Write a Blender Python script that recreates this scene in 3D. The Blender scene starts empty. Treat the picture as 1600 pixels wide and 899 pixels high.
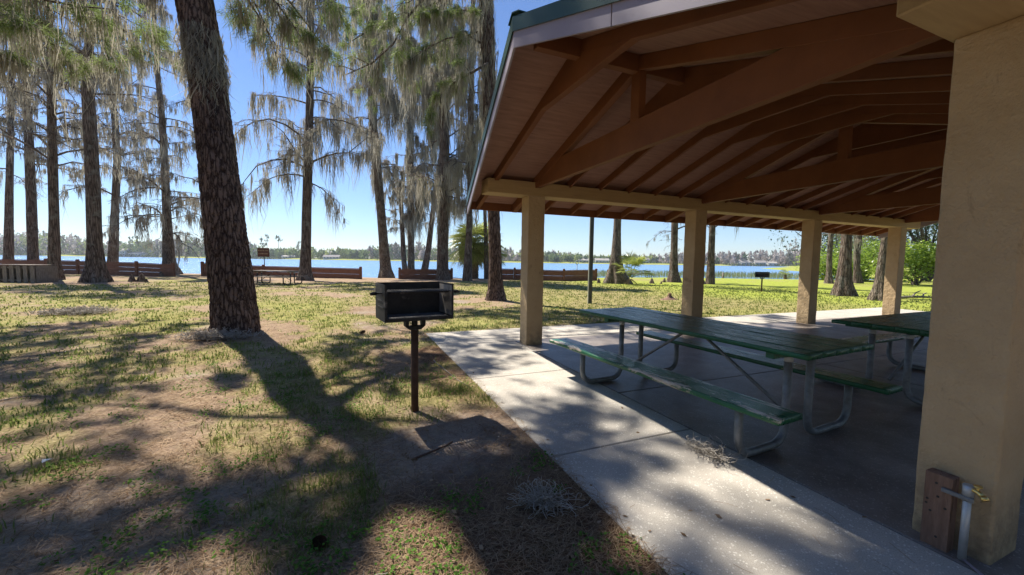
import bpy, bmesh, math, random
import numpy as np
from mathutils import Vector, Matrix, noise as mnoise

SC = bpy.context.scene
COL = SC.collection
R = math.radians
PI = math.pi
rng = np.random.default_rng(11)
random.seed(5)
HAZE = .00024

# ------------------------------------------------------------------ noise
_prm = np.random.default_rng(3).permutation(512).astype(np.int64)
_prm = np.concatenate([_prm, _prm, _prm])
_grd = np.random.default_rng(4).normal(size=(512, 3))
_grd /= np.linalg.norm(_grd, axis=1)[:, None]

def pnoise(P, seed=0):
    P = np.asarray(P, float) + seed * 17.31
    I = np.floor(P).astype(np.int64); f = P - I
    u = f * f * f * (f * (f * 6 - 15) + 10)
    out = 0
    for dx in (0, 1):
        wx = u[..., 0] if dx else 1 - u[..., 0]
        for dy in (0, 1):
            wy = u[..., 1] if dy else 1 - u[..., 1]
            for dz in (0, 1):
                wz = u[..., 2] if dz else 1 - u[..., 2]
                h = _prm[(_prm[(_prm[(I[..., 0] + dx) & 511] + I[..., 1] + dy) & 511] + I[..., 2] + dz) & 511]
                g = _grd[h]
                d = (f - np.array([dx, dy, dz]))
                out = out + wx * wy * wz * (g * d).sum(-1)
    return out

def fbm(P, o=4, seed=0):
    s = 0; a = 1
    for k in range(o):
        s = s + a * pnoise(np.asarray(P) * 2 ** k, seed + k); a *= .5
    return s

def sstep(a, b, x):
    t = np.clip((x - a) / (b - a), 0, 1)
    return t * t * (3 - 2 * t)

# ------------------------------------------------------------------ materials
def nt(name):
    m = bpy.data.materials.new(name); m.use_nodes = True
    t = m.node_tree; t.nodes.clear()
    out = t.nodes.new('ShaderNodeOutputMaterial')
    return m, t, out

def nd(t, typ, **kw):
    n = t.nodes.new(typ)
    for k, v in kw.items():
        if k in n.inputs: n.inputs[k].default_value = v
        else: setattr(n, k, v)
    return n

def lk(t, a, b): t.links.new(a, b)

def coords(t, scale=(1, 1, 1), kind='Object'):
    tc = nd(t, 'ShaderNodeTexCoord'); mp = nd(t, 'ShaderNodeMapping')
    mp.inputs['Scale'].default_value = scale
    lk(t, tc.outputs[kind], mp.inputs['Vector'])
    return mp.outputs['Vector']

def noisetex(t, vec, scale, detail=5, rough=.6, dist=0):
    n = nd(t, 'ShaderNodeTexNoise'); n.inputs['Scale'].default_value = scale
    n.inputs['Detail'].default_value = detail; n.inputs['Roughness'].default_value = rough
    n.inputs['Distortion'].default_value = dist
    lk(t, vec, n.inputs['Vector']); return n.outputs['Fac']

def ramp(t, fac, stops, interp='LINEAR'):
    r = nd(t, 'ShaderNodeValToRGB'); e = r.color_ramp.elements; r.color_ramp.interpolation = interp
    while len(e) < len(stops): e.new(.5)
    for k, (p, c) in enumerate(stops):
        e[k].position = p
        e[k].color = (c, c, c, 1) if isinstance(c, (int, float)) else (*c, 1)
    lk(t, fac, r.inputs['Fac']); return r.outputs['Color']

def mixc(t, fac, a, b, mode='MIX'):
    m = nd(t, 'ShaderNodeMix'); m.data_type = 'RGBA'; m.blend_type = mode
    if isinstance(fac, (int, float)): m.inputs[0].default_value = fac
    else: lk(t, fac, m.inputs[0])
    for i, v in ((6, a), (7, b)):
        if isinstance(v, tuple): m.inputs[i].default_value = (*v, 1)
        else: lk(t, v, m.inputs[i])
    return m.outputs[2]

def mathn(t, op, a, b=0.0, clamp=False):
    m = nd(t, 'ShaderNodeMath'); m.operation = op; m.use_clamp = clamp
    for i, v in ((0, a), (1, b)):
        if isinstance(v, (int, float)): m.inputs[i].default_value = v
        else: lk(t, v, m.inputs[i])
    return m.outputs[0]

def attr(t, name, out='Fac'):
    a = nd(t, 'ShaderNodeAttribute'); a.attribute_name = name
    return a.outputs[out]

def bump(t, h, strength, dist=.02, prev=None):
    b = nd(t, 'ShaderNodeBump'); b.inputs['Strength'].default_value = strength
    b.inputs['Distance'].default_value = dist
    lk(t, h, b.inputs['Height'])
    if prev is not None: lk(t, prev, b.inputs['Normal'])
    return b.outputs['Normal']

def bsdf(t, out, color, rough=.8, normal=None, spec=.3, metal=0.):
    p = nd(t, 'ShaderNodeBsdfPrincipled')
    if isinstance(color, tuple): p.inputs['Base Color'].default_value = (*color, 1)
    else: lk(t, color, p.inputs['Base Color'])
    if isinstance(rough, (int, float)): p.inputs['Roughness'].default_value = rough
    else: lk(t, rough, p.inputs['Roughness'])
    p.inputs['Specular IOR Level'].default_value = spec
    p.inputs['Metallic'].default_value = metal
    if normal is not None: lk(t, normal, p.inputs['Normal'])
    lk(t, p.outputs[0], out.inputs[0]); return p

def simple(name, c1, c2, scale=4, rough=.8, bstr=.3, bscale=30, bdist=.01, stretch=(1, 1, 1), spec=.3, metal=0., lo=.3, hi=.7, stain=None):
    m, t, o = nt(name)
    v = coords(t, stretch)
    n = noisetex(t, v, scale, 6)
    c = ramp(t, n, [(lo, c1), (hi, c2)])
    if stain:
        s = ramp(t, noisetex(t, v, stain[1], 4), [(stain[2], 0.), (stain[2] + .12, 1.)])
        c = mixc(t, s, c, stain[0])
    nb = noisetex(t, v, bscale, 6, .65)
    bsdf(t, o, c, rough, bump(t, nb, bstr, bdist), spec, metal)
    return m

def leafy(name, c1, c2, trans=.45, rough=.6, tcol=1.4, gloss=.0):
    m, t, o = nt(name)
    c = mixc(t, attr(t, 'rnd'), c1, c2)
    d = nd(t, 'ShaderNodeBsdfDiffuse'); lk(t, c, d.inputs[0])
    tr = nd(t, 'ShaderNodeBsdfTranslucent'); lk(t, c, tr.inputs[0])
    mx = nd(t, 'ShaderNodeMixShader'); mx.inputs[0].default_value = trans
    lk(t, d.outputs[0], mx.inputs[1]); lk(t, tr.outputs[0], mx.inputs[2])
    res = mx.outputs[0]
    if gloss:
        g = nd(t, 'ShaderNodeBsdfGlossy'); g.inputs['Roughness'].default_value = .35
        m2 = nd(t, 'ShaderNodeMixShader'); m2.inputs[0].default_value = gloss
        lk(t, res, m2.inputs[1]); lk(t, g.outputs[0], m2.inputs[2]); res = m2.outputs[0]
    lk(t, res, o.inputs[0]); return m

MAT = {}

def bark(name, dark, mid, light, sx=9, sz=1.3, bd=.03, moss=None):
    m, t, o = nt(name)
    v = coords(t, (sx, sx, sz))
    vo = nd(t, 'ShaderNodeTexVoronoi'); vo.feature = 'DISTANCE_TO_EDGE'; vo.inputs['Scale'].default_value = 1.0
    nz = noisetex(t, v, 1.2, 4)
    vv = nd(t, 'ShaderNodeMixRGB'); vv.inputs[0].default_value = .55
    lk(t, v, vv.inputs[1]); 
    nzc = nd(t, 'ShaderNodeTexNoise'); nzc.inputs['Scale'].default_value = 1.5; lk(t, v, nzc.inputs['Vector'])
    lk(t, nzc.outputs['Color'], vv.inputs[2]); lk(t, vv.outputs[0], vo.inputs['Vector'])
    edge = ramp(t, vo.outputs['Distance'], [(.0, 0.), (.22, 1.)])
    fine = noisetex(t, v, 5, 6, .7)
    c = ramp(t, fine, [(.3, mid), (.72, light)])
    c = mixc(t, edge, dark, c)
    big = ramp(t, noisetex(t, coords(t, (1, 1, .4)), .9, 3), [(.35, .72), (.7, 1.15)])
    c = mixc(t, 1.0, c, big, 'MULTIPLY')
    if moss:
        lic = ramp(t, noisetex(t, coords(t, (1, 1, 1)), 2.3, 6, .7), [(.52, 0.), (.66, 1.)])
        c = mixc(t, mathn(t, 'MULTIPLY', lic, .55), c, moss)
    h = mathn(t, 'ADD', edge, mathn(t, 'MULTIPLY', fine, .5))
    bsdf(t, o, c, .92, bump(t, h, .9, bd), .15)
    return m

MAT['pine_bark'] = bark('pine_bark', (.035, .02, .015), (.15, .095, .07), (.30, .215, .17), 36, 5.5, .018)
MAT['cypress_bark'] = bark('cypress_bark', (.05, .034, .025), (.16, .115, .087), (.29, .225, .18), 30, 1.2, .02, (.27, .27, .23))
MAT['tan_bark'] = bark('tan_bark', (.06, .045, .033), (.19, .145, .105), (.32, .26, .2), 30, 1.2, .02, (.33, .32, .27))
MAT['twig'] = simple('twig_bark', (.06, .045, .035), (.16, .13, .105), 6, .9, .3)
MAT['moss'] = leafy('spanish_moss', (.26, .245, .195), (.52, .485, .395), .5)
MAT['needle'] = leafy('pine_needles', (.11, .17, .05), (.32, .39, .13), .5, gloss=.02)
MAT['bud'] = leafy('cypress_twigs', (.20, .16, .125), (.37, .31, .245), .3)
MAT['bush'] = leafy('bush_leaves', (.16, .26, .03), (.40, .50, .08), .5, gloss=.03)
MAT['oakleaf'] = leafy('oak_leaves', (.035, .06, .025), (.10, .14, .05), .35, gloss=.04)
MAT['palmleaf'] = leafy('palm_leaf', (.17, .23, .045), (.46, .48, .12), .58, gloss=.05)
MAT['deadpalm'] = leafy('dead_palm_leaf', (.22, .16, .09), (.38, .30, .19), .3)
MAT['grass'] = leafy('grass_blades', (.085, .155, .03), (.335, .325, .11), .5)
MAT['weed'] = leafy('weed_leaves', (.06, .15, .025), (.17, .29, .06), .4)
MAT['straw'] = leafy('pine_straw', (.155, .09, .05), (.45, .325, .205), .15)
MAT['deadleaf'] = leafy('dead_leaves', (.17, .105, .06), (.40, .29, .19), .2)

# ------------------------------------------------------------------ mesh helpers
class MB:
    """Collects numpy geometry, one mesh at the end."""
    def __init__(s): s.V = []; s.Q = []; s.T = []; s.n = 0; s.r = []; s.qm = []; s.tm = []
    def add(s, V, Q=None, T=None, rnd=None, mi=0):
        V = np.asarray(V, float).reshape(-1, 3)
        if Q is not None and len(Q):
            Q = np.asarray(Q, np.int64).reshape(-1, 4); s.Q.append(Q + s.n); s.qm.append(np.full(len(Q), mi))
        if T is not None and len(T):
            T = np.asarray(T, np.int64).reshape(-1, 3); s.T.append(T + s.n); s.tm.append(np.full(len(T), mi))
        s.V.append(V); s.n += len(V)
        s.r.append(np.zeros(len(V)) if rnd is None else np.broadcast_to(np.asarray(rnd, float), (len(V),)))
    def build(s, name, mats, parent=None, smooth=False, attrs=None, origin=None):
        me = bpy.data.meshes.new(name)
        V = np.concatenate(s.V) if s.V else np.zeros((0, 3))
        if origin is not None: V = V - np.asarray(origin)
        Q = np.concatenate(s.Q) if s.Q else np.zeros((0, 4), np.int64)
        T = np.concatenate(s.T) if s.T else np.zeros((0, 3), np.int64)
        me.vertices.add(len(V)); me.vertices.foreach_set('co', V.astype(np.float32).ravel())
        nl = len(Q) * 4 + len(T) * 3
        me.loops.add(nl); me.loops.foreach_set('vertex_index', np.concatenate([Q.ravel(), T.ravel()]).astype(np.int32))
        me.polygons.add(len(Q) + len(T))
        st = np.concatenate([np.arange(len(Q)) * 4, len(Q) * 4 + np.arange(len(T)) * 3]).astype(np.int32)
        me.polygons.foreach_set('loop_start', st)
        mi = np.concatenate((s.qm or [np.zeros(0)]) + (s.tm or [np.zeros(0)])).astype(np.int32)
        if not isinstance(mats, (list, tuple)): mats = [mats]
        for m in mats: me.materials.append(m)
        me.polygons.foreach_set('material_index', mi)
        if smooth: me.polygons.foreach_set('use_smooth', np.ones(len(Q) + len(T), bool))
        a = me.attributes.new('rnd', 'FLOAT', 'POINT'); a.data.foreach_set('value', np.concatenate(s.r).astype(np.float32) if s.r else [])
        for k, v in (attrs or {}).items():
            if v.ndim == 1:
                a = me.attributes.new(k, 'FLOAT', 'POINT'); a.data.foreach_set('value', v.astype(np.float32))
            else:
                a = me.attributes.new(k, 'FLOAT_COLOR', 'POINT')
                a.data.foreach_set('color', np.concatenate([v, np.ones((len(v), 1))], 1).astype(np.float32).ravel())
        me.update(calc_edges=True); me.validate()
        return link(name, me, parent)

def link(name, me, parent=None):
    o = bpy.data.objects.new(name, me); COL.objects.link(o)
    if parent is not None: o.parent = parent
    return o

def thing(name, label, cat, loc=(0, 0, 0), rz=0, group=None):
    o = bpy.data.objects.new(name, None); COL.objects.link(o)
    o.location = loc; o.rotation_euler = (0, 0, rz); o.empty_display_size = .2
    o['label'] = label; o['category'] = cat
    if group: o['group'] = group
    return o

def tag(o, label, cat, group=None):
    o['label'] = label; o['category'] = cat
    if group: o['group'] = group
    return o

def dup(root, loc, rz, label, group=None):
    r = root.copy(); COL.objects.link(r); r.location = loc; r.rotation_euler = (0, 0, rz); r['label'] = label
    if group: r['group'] = group
    for ch in list(root.children):
        c = ch.copy(); COL.objects.link(c); c.parent = r
        for g in list(ch.children):
            d = g.copy(); COL.objects.link(d); d.parent = c
    return r

class BM:
    """bmesh collector for hard-surface parts."""
    def __init__(s): s.b = bmesh.new()
    def box(s, lo, hi, bev=.004, rot=None, piv=None, mi=0, seg=1):
        lo = Vector(lo); hi = Vector(hi); c = (lo + hi) / 2; d = hi - lo
        t = bmesh.new(); bmesh.ops.create_cube(t, size=1)
        for v in t.verts: v.co = Vector((v.co.x * d.x, v.co.y * d.y, v.co.z * d.z)) + c
        if bev > 0:
            bmesh.ops.bevel(t, geom=t.edges[:], offset=min(bev, min(d) * .45), segments=seg, affect='EDGES', profile=.6)
        if rot is not None: bmesh.ops.rotate(t, verts=t.verts, cent=piv if piv is not None else c, matrix=rot)
        s._m(t, mi); return s
    def prism(s, poly, lo, hi, axis=0, bev=.003, mi=0):
        """poly: 2-D points in the plane normal to axis (0: y,z; 1: x,z; 2: x,y)."""
        t = bmesh.new()
        def mk(p, a):
            if axis == 0: return (a, p[0], p[1])
            if axis == 1: return (p[0], a, p[1])
            return (p[0], p[1], a)
        A = [t.verts.new(mk(p, lo)) for p in poly]; B = [t.verts.new(mk(p, hi)) for p in poly]
        t.faces.new(A); t.faces.new(B[::-1]); n = len(poly)
        for i in range(n): t.faces.new((A[i], B[i], B[(i + 1) % n], A[(i + 1) % n]))
        bmesh.ops.recalc_face_normals(t, faces=t.faces)
        if bev > 0: bmesh.ops.bevel(t, geom=t.edges[:], offset=bev, segments=1, affect='EDGES')
        s._m(t, mi); return s
    def hexa(s, P, bev=.0, mi=0):
        """eight corners: bottom ring 4, top ring 4."""
        t = bmesh.new(); v = [t.verts.new(p) for p in P]
        for f in ((0, 1, 2, 3), (7, 6, 5, 4), (0, 4, 5, 1), (1, 5, 6, 2), (2, 6, 7, 3), (3, 7, 4, 0)): t.faces.new([v[i] for i in f])
        bmesh.ops.recalc_face_normals(t, faces=t.faces)
        if bev > 0: bmesh.ops.bevel(t, geom=t.edges[:], offset=bev, segments=1, affect='EDGES')
        s._m(t, mi); return s
    def tube(s, pts, r, n=12, mi=0, caps=True):
        t = bmesh.new(); P = [Vector(p) for p in pts]; rr = r if isinstance(r, (list, tuple)) else [r] * len(P)
        tan = [(P[min(i + 1, len(P) - 1)] - P[max(i - 1, 0)]).normalized() for i in range(len(P))]
        u = tan[0].orthogonal().normalized(); rings = []
        for i, p in enumerate(P):
            u = (u - tan[i] * u.dot(tan[i])).normalized(); w = tan[i].cross(u)
            rings.append([t.verts.new(p + (u * math.cos(2 * PI * k / n) + w * math.sin(2 * PI * k / n)) * rr[i]) for k in range(n)])
        for a, b in zip(rings, rings[1:]):
            for k in range(n):
                f = t.faces.new((a[k], a[(k + 1) % n], b[(k + 1) % n], b[k])); f.smooth = True
        if caps:
            t.faces.new(rings[0][::-1]); t.faces.new(rings[-1])
        s._m(t, mi); return s
    def _m(s, t, mi):
        for f in t.faces: f.material_index = mi
        me = bpy.data.meshes.new('tmp'); t.to_mesh(me); t.free(); s.b.from_mesh(me); bpy.data.meshes.remove(me)
    def build(s, name, mats, parent=None, origin=None):
        me = bpy.data.meshes.new(name)
        if origin is not None: bmesh.ops.translate(s.b, verts=s.b.verts, vec=-Vector(origin))
        s.b.to_mesh(me); s.b.free()
        for m in (mats if isinstance(mats, (list, tuple)) else [mats]): me.materials.append(m)
        return link(name, me, parent)

def rounded(pts, r, n=6):
    """Fillet a polyline."""
    P = [Vector(p) for p in pts]; out = [P[0]]
    for a, b, c in zip(P, P[1:], P[2:]):
        d1 = (a - b).normalized(); d2 = (c - b).normalized()
        k = min(r, (a - b).length * .49, (c - b).length * .49)
        p0 = b + d1 * k; p2 = b + d2 * k
        for i in range(n + 1):
            t = i / n; out.append(p0 * (1 - t) ** 2 + b * 2 * t * (1 - t) + p2 * t * t)
    out.append(P[-1]); return out

def tubes(mb, P, rad, m=5, mi=0, rnd=None):
    """Batch of tapered tubes: P (N,K,3), rad (N,K)."""
    N, K, _ = P.shape
    if N == 0: return
    T = np.gradient(P, axis=1); T /= np.linalg.norm(T, axis=2, keepdims=True) + 1e-9
    ref = np.where(np.abs(T[..., 2:3]) > .8, np.array([1., .1, 0]), np.array([0., 0.1, 1.]))
    U = np.cross(T, ref); U /= np.linalg.norm(U, axis=2, keepdims=True) + 1e-9
    W = np.cross(T, U)
    a = np.arange(m) * 2 * PI / m
    V = P[:, :, None, :] + rad[:, :, None, None] * (U[:, :, None, :] * np.cos(a)[None, None, :, None] + W[:, :, None, :] * np.sin(a)[None, None, :, None])
    idx = np.arange(N * K * m).reshape(N, K, m)
    A = idx[:, :-1, :]; B = idx[:, 1:, :]
    Q = np.stack([A, np.roll(A, -1, 2), np.roll(B, -1, 2), B], -1).reshape(-1, 4)
    mb.add(V, Q, rnd=None if rnd is None else np.repeat(rnd, K * m), mi=mi)

def strands(mb, P, L, W, g, sway=.1, mi=0, rnd=None):
    """Hanging tapered ribbons."""
    N = len(P)
    if N == 0: return
    a = g.uniform(0, PI, N); wd = np.stack([np.cos(a), np.sin(a), np.zeros(N)], 1)
    t = np.array([0, .22, .6, 1.]); wf = np.array([.3, 1., .62, .12])
    sw = g.normal(0, 1, (N, 4, 3)) * sway * L[:, None, None] * t[None, :, None]; sw[..., 2] *= .25
    C = P[:, None, :] + sw - np.array([0, 0, 1.])[None, None, :] * (L[:, None] * t[None, :])[..., None]
    w = (W[:, None] * wf[None, :])[..., None]
    V = np.stack([C - wd[:, None, :] * w, C + wd[:, None, :] * w], 2)
    i = np.arange(N * 8).reshape(N, 4, 2)
    Q = np.stack([i[:, :-1, 0], i[:, :-1, 1], i[:, 1:, 1], i[:, 1:, 0]], -1).reshape(-1, 4)
    r = g.uniform(0, 1, N) if rnd is None else rnd
    mb.add(V, Q, rnd=np.repeat(r, 8), mi=mi)

def needles(mb, C, D, n, L, W, g, mi=0, spread=1.0, droop=.15):
    """Needle tufts at points C with directions D."""
    N = len(C)
    if N == 0: return
    d = D[:, None, :] * .75 + g.normal(0, .55 * spread, (N, n, 3)); d[..., 2] -= droop
    d /= np.linalg.norm(d, axis=2, keepdims=True)
    s = np.cross(d, g.normal(0, 1, (N, n, 3))); s /= np.linalg.norm(s, axis=2, keepdims=True) + 1e-9
    c = C[:, None, :] + g.normal(0, .04, (N, n, 3)) - D[:, None, :] * g.uniform(0, .22, (N, n, 1))
    l = (L * g.uniform(.7, 1.2, (N, n)))[..., None]
    mid = c + d * l * .55
    tip = c + d * l + np.array([0, 0, -1.]) * l * .12
    V = np.stack([c - s * W * .5, c + s * W * .5, mid + s * W * .5, mid - s * W * .5, tip], 2)
    i = np.arange(N * n * 5).reshape(-1, 5)
    r = np.clip(g.uniform(0, 1, (N, 1)) * .6 + g.uniform(0, .4, (N, n)), 0, 1)
    mb.add(V, Q=i[:, [0, 1, 2, 3]], T=i[:, [3, 2, 4]], rnd=np.repeat(r.ravel(), 5), mi=mi)

def leaves(mb, C, size, g, mi=0, flat=.3, rnd=None, asp=.5):
    """Small folded leaf quads."""
    N = len(C)
    if N == 0: return
    d = g.normal(0, 1, (N, 3)); d[:, 2] *= flat; d /= np.linalg.norm(d, axis=1, keepdims=True)
    up = g.normal(0, .45, (N, 3)) + np.array([0, 0, 1.])
    s = np.cross(d, up); s /= np.linalg.norm(s, axis=1, keepdims=True)
    sz = (size * g.uniform(.6, 1.3, N))[:, None]
    V = np.stack([C, C + d * sz * .5 + s * sz * asp * .5, C + d * sz, C + d * sz * .5 - s * sz * asp * .5], 1)
    i = np.arange(N * 4).reshape(N, 4)
    mb.add(V, Q=i, rnd=np.repeat(g.uniform(0, 1, N) if rnd is None else rnd, 4), mi=mi)
# ------------------------------------------------------------------ camera
H_EYE = 1.5
CR = np.array([[0.9241, -0.0125, 0.3819], [-0.3819, -0.0683, 0.9217], [0.0146, -0.9976, -0.0679]])
cr, cu, cf = Vector(CR[:, 0]), -Vector(CR[:, 1]), Vector(CR[:, 2])
cf.normalize(); cr = (cr - cf * cr.dot(cf)).normalized(); cu = cr.cross(cf)
cam = bpy.data.cameras.new('camera'); cam.sensor_width = 36; cam.lens = 36 * 610 / 1600
cam.clip_start = .05; cam.clip_end = 6000
camo = bpy.data.objects.new('camera', cam); COL.objects.link(camo)
M4 = Matrix((cr, cu, -cf)).transposed().to_4x4(); M4.translation = (0, 0, H_EYE)
camo.matrix_world = M4; SC.camera = camo
FW = np.array([0.3828, 0.9238]); RT = np.array([0.9238, -0.3828])

# ------------------------------------------------------------------ light
SUN = Vector((-.30, .61, 1.0)).normalized()
el = math.asin(SUN.z); az = math.atan2(SUN.x, SUN.y)
w = bpy.data.worlds.new('World'); SC.world = w; w.use_nodes = True
wt = w.node_tree; wt.nodes.clear()
sky = wt.nodes.new('ShaderNodeTexSky'); sky.sky_type = 'NISHITA'; sky.sun_disc = False
sky.sun_elevation = el; sky.sun_rotation = az; sky.altitude = 20; sky.air_density = 1.0; sky.dust_density = .05; sky.ozone_density = 3.0
bg = wt.nodes.new('ShaderNodeBackground'); bg.inputs[1].default_value = .069
wo = wt.nodes.new('ShaderNodeOutputWorld')
wb = wt.nodes.new('ShaderNodeMix'); wb.data_type = 'RGBA'; wb.blend_type = 'MULTIPLY'; wb.inputs[0].default_value = 1; wb.inputs[7].default_value = (.90, 1.0, 1.2, 1)
wt.links.new(sky.outputs[0], wb.inputs[6]); wt.links.new(wb.outputs[2], bg.inputs[0]); wt.links.new(bg.outputs[0], wo.inputs[0])
sl = bpy.data.lights.new('sun', 'SUN'); sl.energy = 5.0; sl.angle = R(.53); sl.color = (1, .94, .84)
so = bpy.data.objects.new('sun', sl); COL.objects.link(so); so.location = SUN * 60
so.rotation_euler = (-SUN).to_track_quat('-Z', 'Y').to_euler()
SC.view_settings.view_transform = 'Standard'; SC.view_settings.look = 'None'
SC.view_settings.exposure = 0.93; SC.view_settings.gamma = 1.0
SC.cycles.max_bounces = 8; SC.cycles.diffuse_bounces = 4; SC.cycles.transmission_bounces = 4; SC.cycles.transparent_max_bounces = 6
SC.cycles.use_denoising = True

# ------------------------------------------------------------------ ground
def LD(x, y): return x * RT[0] + y * RT[1], x * FW[0] + y * FW[1]
def shore(L): return np.interp(L, [-300, -120, -40, -14, -3, 17, 36, 50, 75, 120, 300], [70, 50, 44, 39.5, 41, 51, 51, 54, 95, 190, 420])
SLAB = (1.41, 18.0, -2.2, 7.97)          # x0 x1 y0 y1 of the concrete

def gz(x, y, slab=True):
    x = np.asarray(x, float); y = np.asarray(y, float)
    L, D = LD(x, y)
    s = D - shore(L)
    z = -.36 * sstep(-11, .5, s) - 1.4 * sstep(.3, 16, s)
    far = sstep(425, 442, D + 18 * pnoise(np.stack([L * .008, D * 0, L * 0], -1), 5))
    z = z + far * 2.9
    P = np.stack([x, y, x * 0], -1)
    near = sstep(60, 25, np.hypot(x, y)) * (s < 0)
    z = z + near * (.05 * pnoise(P * .35, 1) + .018 * pnoise(P * 1.3, 2) + .007 * pnoise(P * 5, 3))
    z = z - .012
    # soil mounded round the two near pines
    for bx, by, rr, hh in ((-2.11, 9.11, 1.1, .05), (5.06, 13.74, .9, .05)):
        z = z + hh * np.exp(-((x - bx) ** 2 + (y - by) ** 2) / rr ** 2)
    if slab:
        d = np.minimum(np.minimum(x - SLAB[0], SLAB[1] - x), np.minimum(y - SLAB[2], SLAB[3] - y))
        z = np.where(d > -.5, z * np.clip(-d / .5, 0, 1) - .010 * np.clip(1 + d / .5, 0, 1), z)
        z = np.where(d > .06, -.12, z)
    return z

def grass_mask(x, y):
    L, D = LD(x, y)
    P = np.stack([x, y, x * 0], -1)
    n = fbm(P * .45, 4, 21) * .9 + fbm(P * 1.7, 3, 25) * .45
    bias = np.interp(D, [0, 3, 5, 8, 12, 18, 24, 30, 38], [-.06, 0, .12, .20, .26, .26, .08, -.24, -.3])
    bias = bias + sstep(8, 16, x) * .55 + sstep(2, 8, x) * sstep(6, 12, y) * .25
    # green strip left of the grill, bare soil round the grill
    bias = bias + .38 * np.exp(-(((x + .75) / 1.0) ** 2 + ((y - 4.6) / 1.6) ** 2))
    bias = bias - .7 * np.exp(-(((x - .75) / .75) ** 2 + ((y - 3.2) / .8) ** 2))
    bias = bias - .55 * sstep(.1, .7, x) * sstep(3.6, 2.8, y)
    bias = bias - .25 * np.exp(-((x - .9) ** 2 / .5 + (y - 6) ** 2 / 8))
    for bx, by, rr in ((-2.1, 9.1, 1.2), (5.06, 13.7, 1.4), (-12.98, 28.6, 2.5), (-2.8, 29.7, 3), (6.6, 29.7, 4)):
        bias = bias - .5 * np.exp(-((x - bx) ** 2 + (y - by) ** 2) / rr ** 2)
    return sstep(-.12, .32, n + bias)

def build_ground():
    th = np.concatenate([np.linspace(-72, 72, 460), np.linspace(74, 286, 90)])
    rr = np.concatenate([[0.02, .4, .8], np.geomspace(1.0, 60, 330), np.geomspace(61, 480, 90), np.geomspace(500, 3500, 14)])
    TH, RR = np.meshgrid(R(1) * th, rr, indexing='ij')
    a = math.atan2(FW[1], FW[0])
    X = RR * np.cos(a - TH); Y = RR * np.sin(a - TH)
    Z = gz(X, Y)
    n, m = X.shape
    V = np.stack([X, Y, Z], -1)
    idx = np.arange(n * m).reshape(n, m); nx = np.roll(idx, -1, 0)
    Q = np.stack([idx[:, :-1], idx[:, 1:], nx[:, 1:], nx[:, :-1]], -1).reshape(-1, 4)
    L, D = LD(X, Y); s = D - shore(L)
    gm = grass_mask(X, Y)
    P = np.stack([X, Y, X * 0], -1)
    lush = sstep(12, 21, X) * sstep(-.5, .6, fbm(P * .12, 2, 50) + .45)
    lush = np.clip(lush + .35 * sstep(-.1, .5, fbm(P * .2, 3, 60)) * (D > 7), 0, 1)
    gm = np.where(D > 380, 1., gm); lush = np.where(D > 380, .7, lush)
    sand = sstep(.12, .42, fbm(P * .55, 3, 33) + .1 * fbm(P * 3, 2, 37)) * .75
    sand = np.maximum(sand, .95 * np.exp(-(((X - .8) / .8) ** 2 + ((Y - 3.15) / .75) ** 2)))
    sand = np.maximum(sand, sstep(-3.0, -.8, s) * (s < 6) * (1 - sstep(12, 16, L)))
    sand = sand * (1 - sstep(9, 15, X) * .8)
    dark_straw = sstep(-.3, .35, fbm(P * .9, 3, 66) + np.where((X < 1.6) & (Y < 7), 1.1 * sstep(-.5, .6, X) * sstep(3.2, 2.3, Y) + .9 * sstep(.5, 1.2, X) - .62, -.75))  # darker red-brown straw towards the walk and the near right corner
    mb = MB(); mb.add(V, Q)
    m, t, o = nt('ground')
    v = coords(t)
    g = attr(t, 'grass'); sd = attr(t, 'sand'); lu = attr(t, 'lush')
    f1 = noisetex(t, v, 38, 6, .75); f2 = noisetex(t, v, 7, 5, .65); f3 = noisetex(t, v, 130, 4, .7); f0 = noisetex(t, v, 1.6, 5, .6)
    straw = ramp(t, f1, [(.28, (.10, .062, .037)), (.5, (.32, .222, .14)), (.74, (.56, .43, .30))])
    straw = mixc(t, ramp(t, f0, [(.35, 0.), (.65, .6)]), straw, mixc(t, f1, (.18, .115, .08), (.44, .32, .235)))
    gr = ramp(t, f1, [(.25, (.12, .10, .042)), (.5, (.285, .24, .098)), (.76, (.46, .395, .20))])
    grl = ramp(t, f1, [(.25, (.14, .18, .022)), (.5, (.30, .345, .05)), (.78, (.43, .465, .09))])
    gr = mixc(t, lu, gr, grl)
    sc = ramp(t, f3, [(.3, (.25, .20, .165)), (.7, (.46, .39, .33))])
    gf = mathn(t, 'ADD', g, mathn(t, 'MULTIPLY', mathn(t, 'SUBTRACT', f2, .5), 1.6), True)
    mu = mathn(t, 'MULTIPLY', attr(t, 'dark_straw'), ramp(t, f2, [(.25, .5), (.55, 1.)]), True)
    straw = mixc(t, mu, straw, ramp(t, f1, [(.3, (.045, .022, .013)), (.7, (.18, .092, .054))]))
    sf = mathn(t, 'MULTIPLY', sd, ramp(t, f2, [(.3, .25), (.6, 1.)]), True)
    c = mixc(t, sf, straw, sc); c = mixc(t, gf, c, gr)
    turf = ramp(t, noisetex(t, v, 3.2, 9, .82, .4), [(.32, .5), (.5, .95), (.68, 1.25)])
    c = mixc(t, 1.0, c, turf, 'MULTIPLY')
    h = mathn(t, 'ADD', f1, mathn(t, 'MULTIPLY', f3, .5))
    bsdf(t, o, c, .95, bump(t, h, .8, .025), .1)
    go = mb.build('ground', m, smooth=True, attrs={'grass': gm.ravel(), 'sand': sand.ravel(), 'lush': lush.ravel(), 'dark_straw': dark_straw.ravel()})
    go['kind'] = 'structure'
build_ground()

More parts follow.
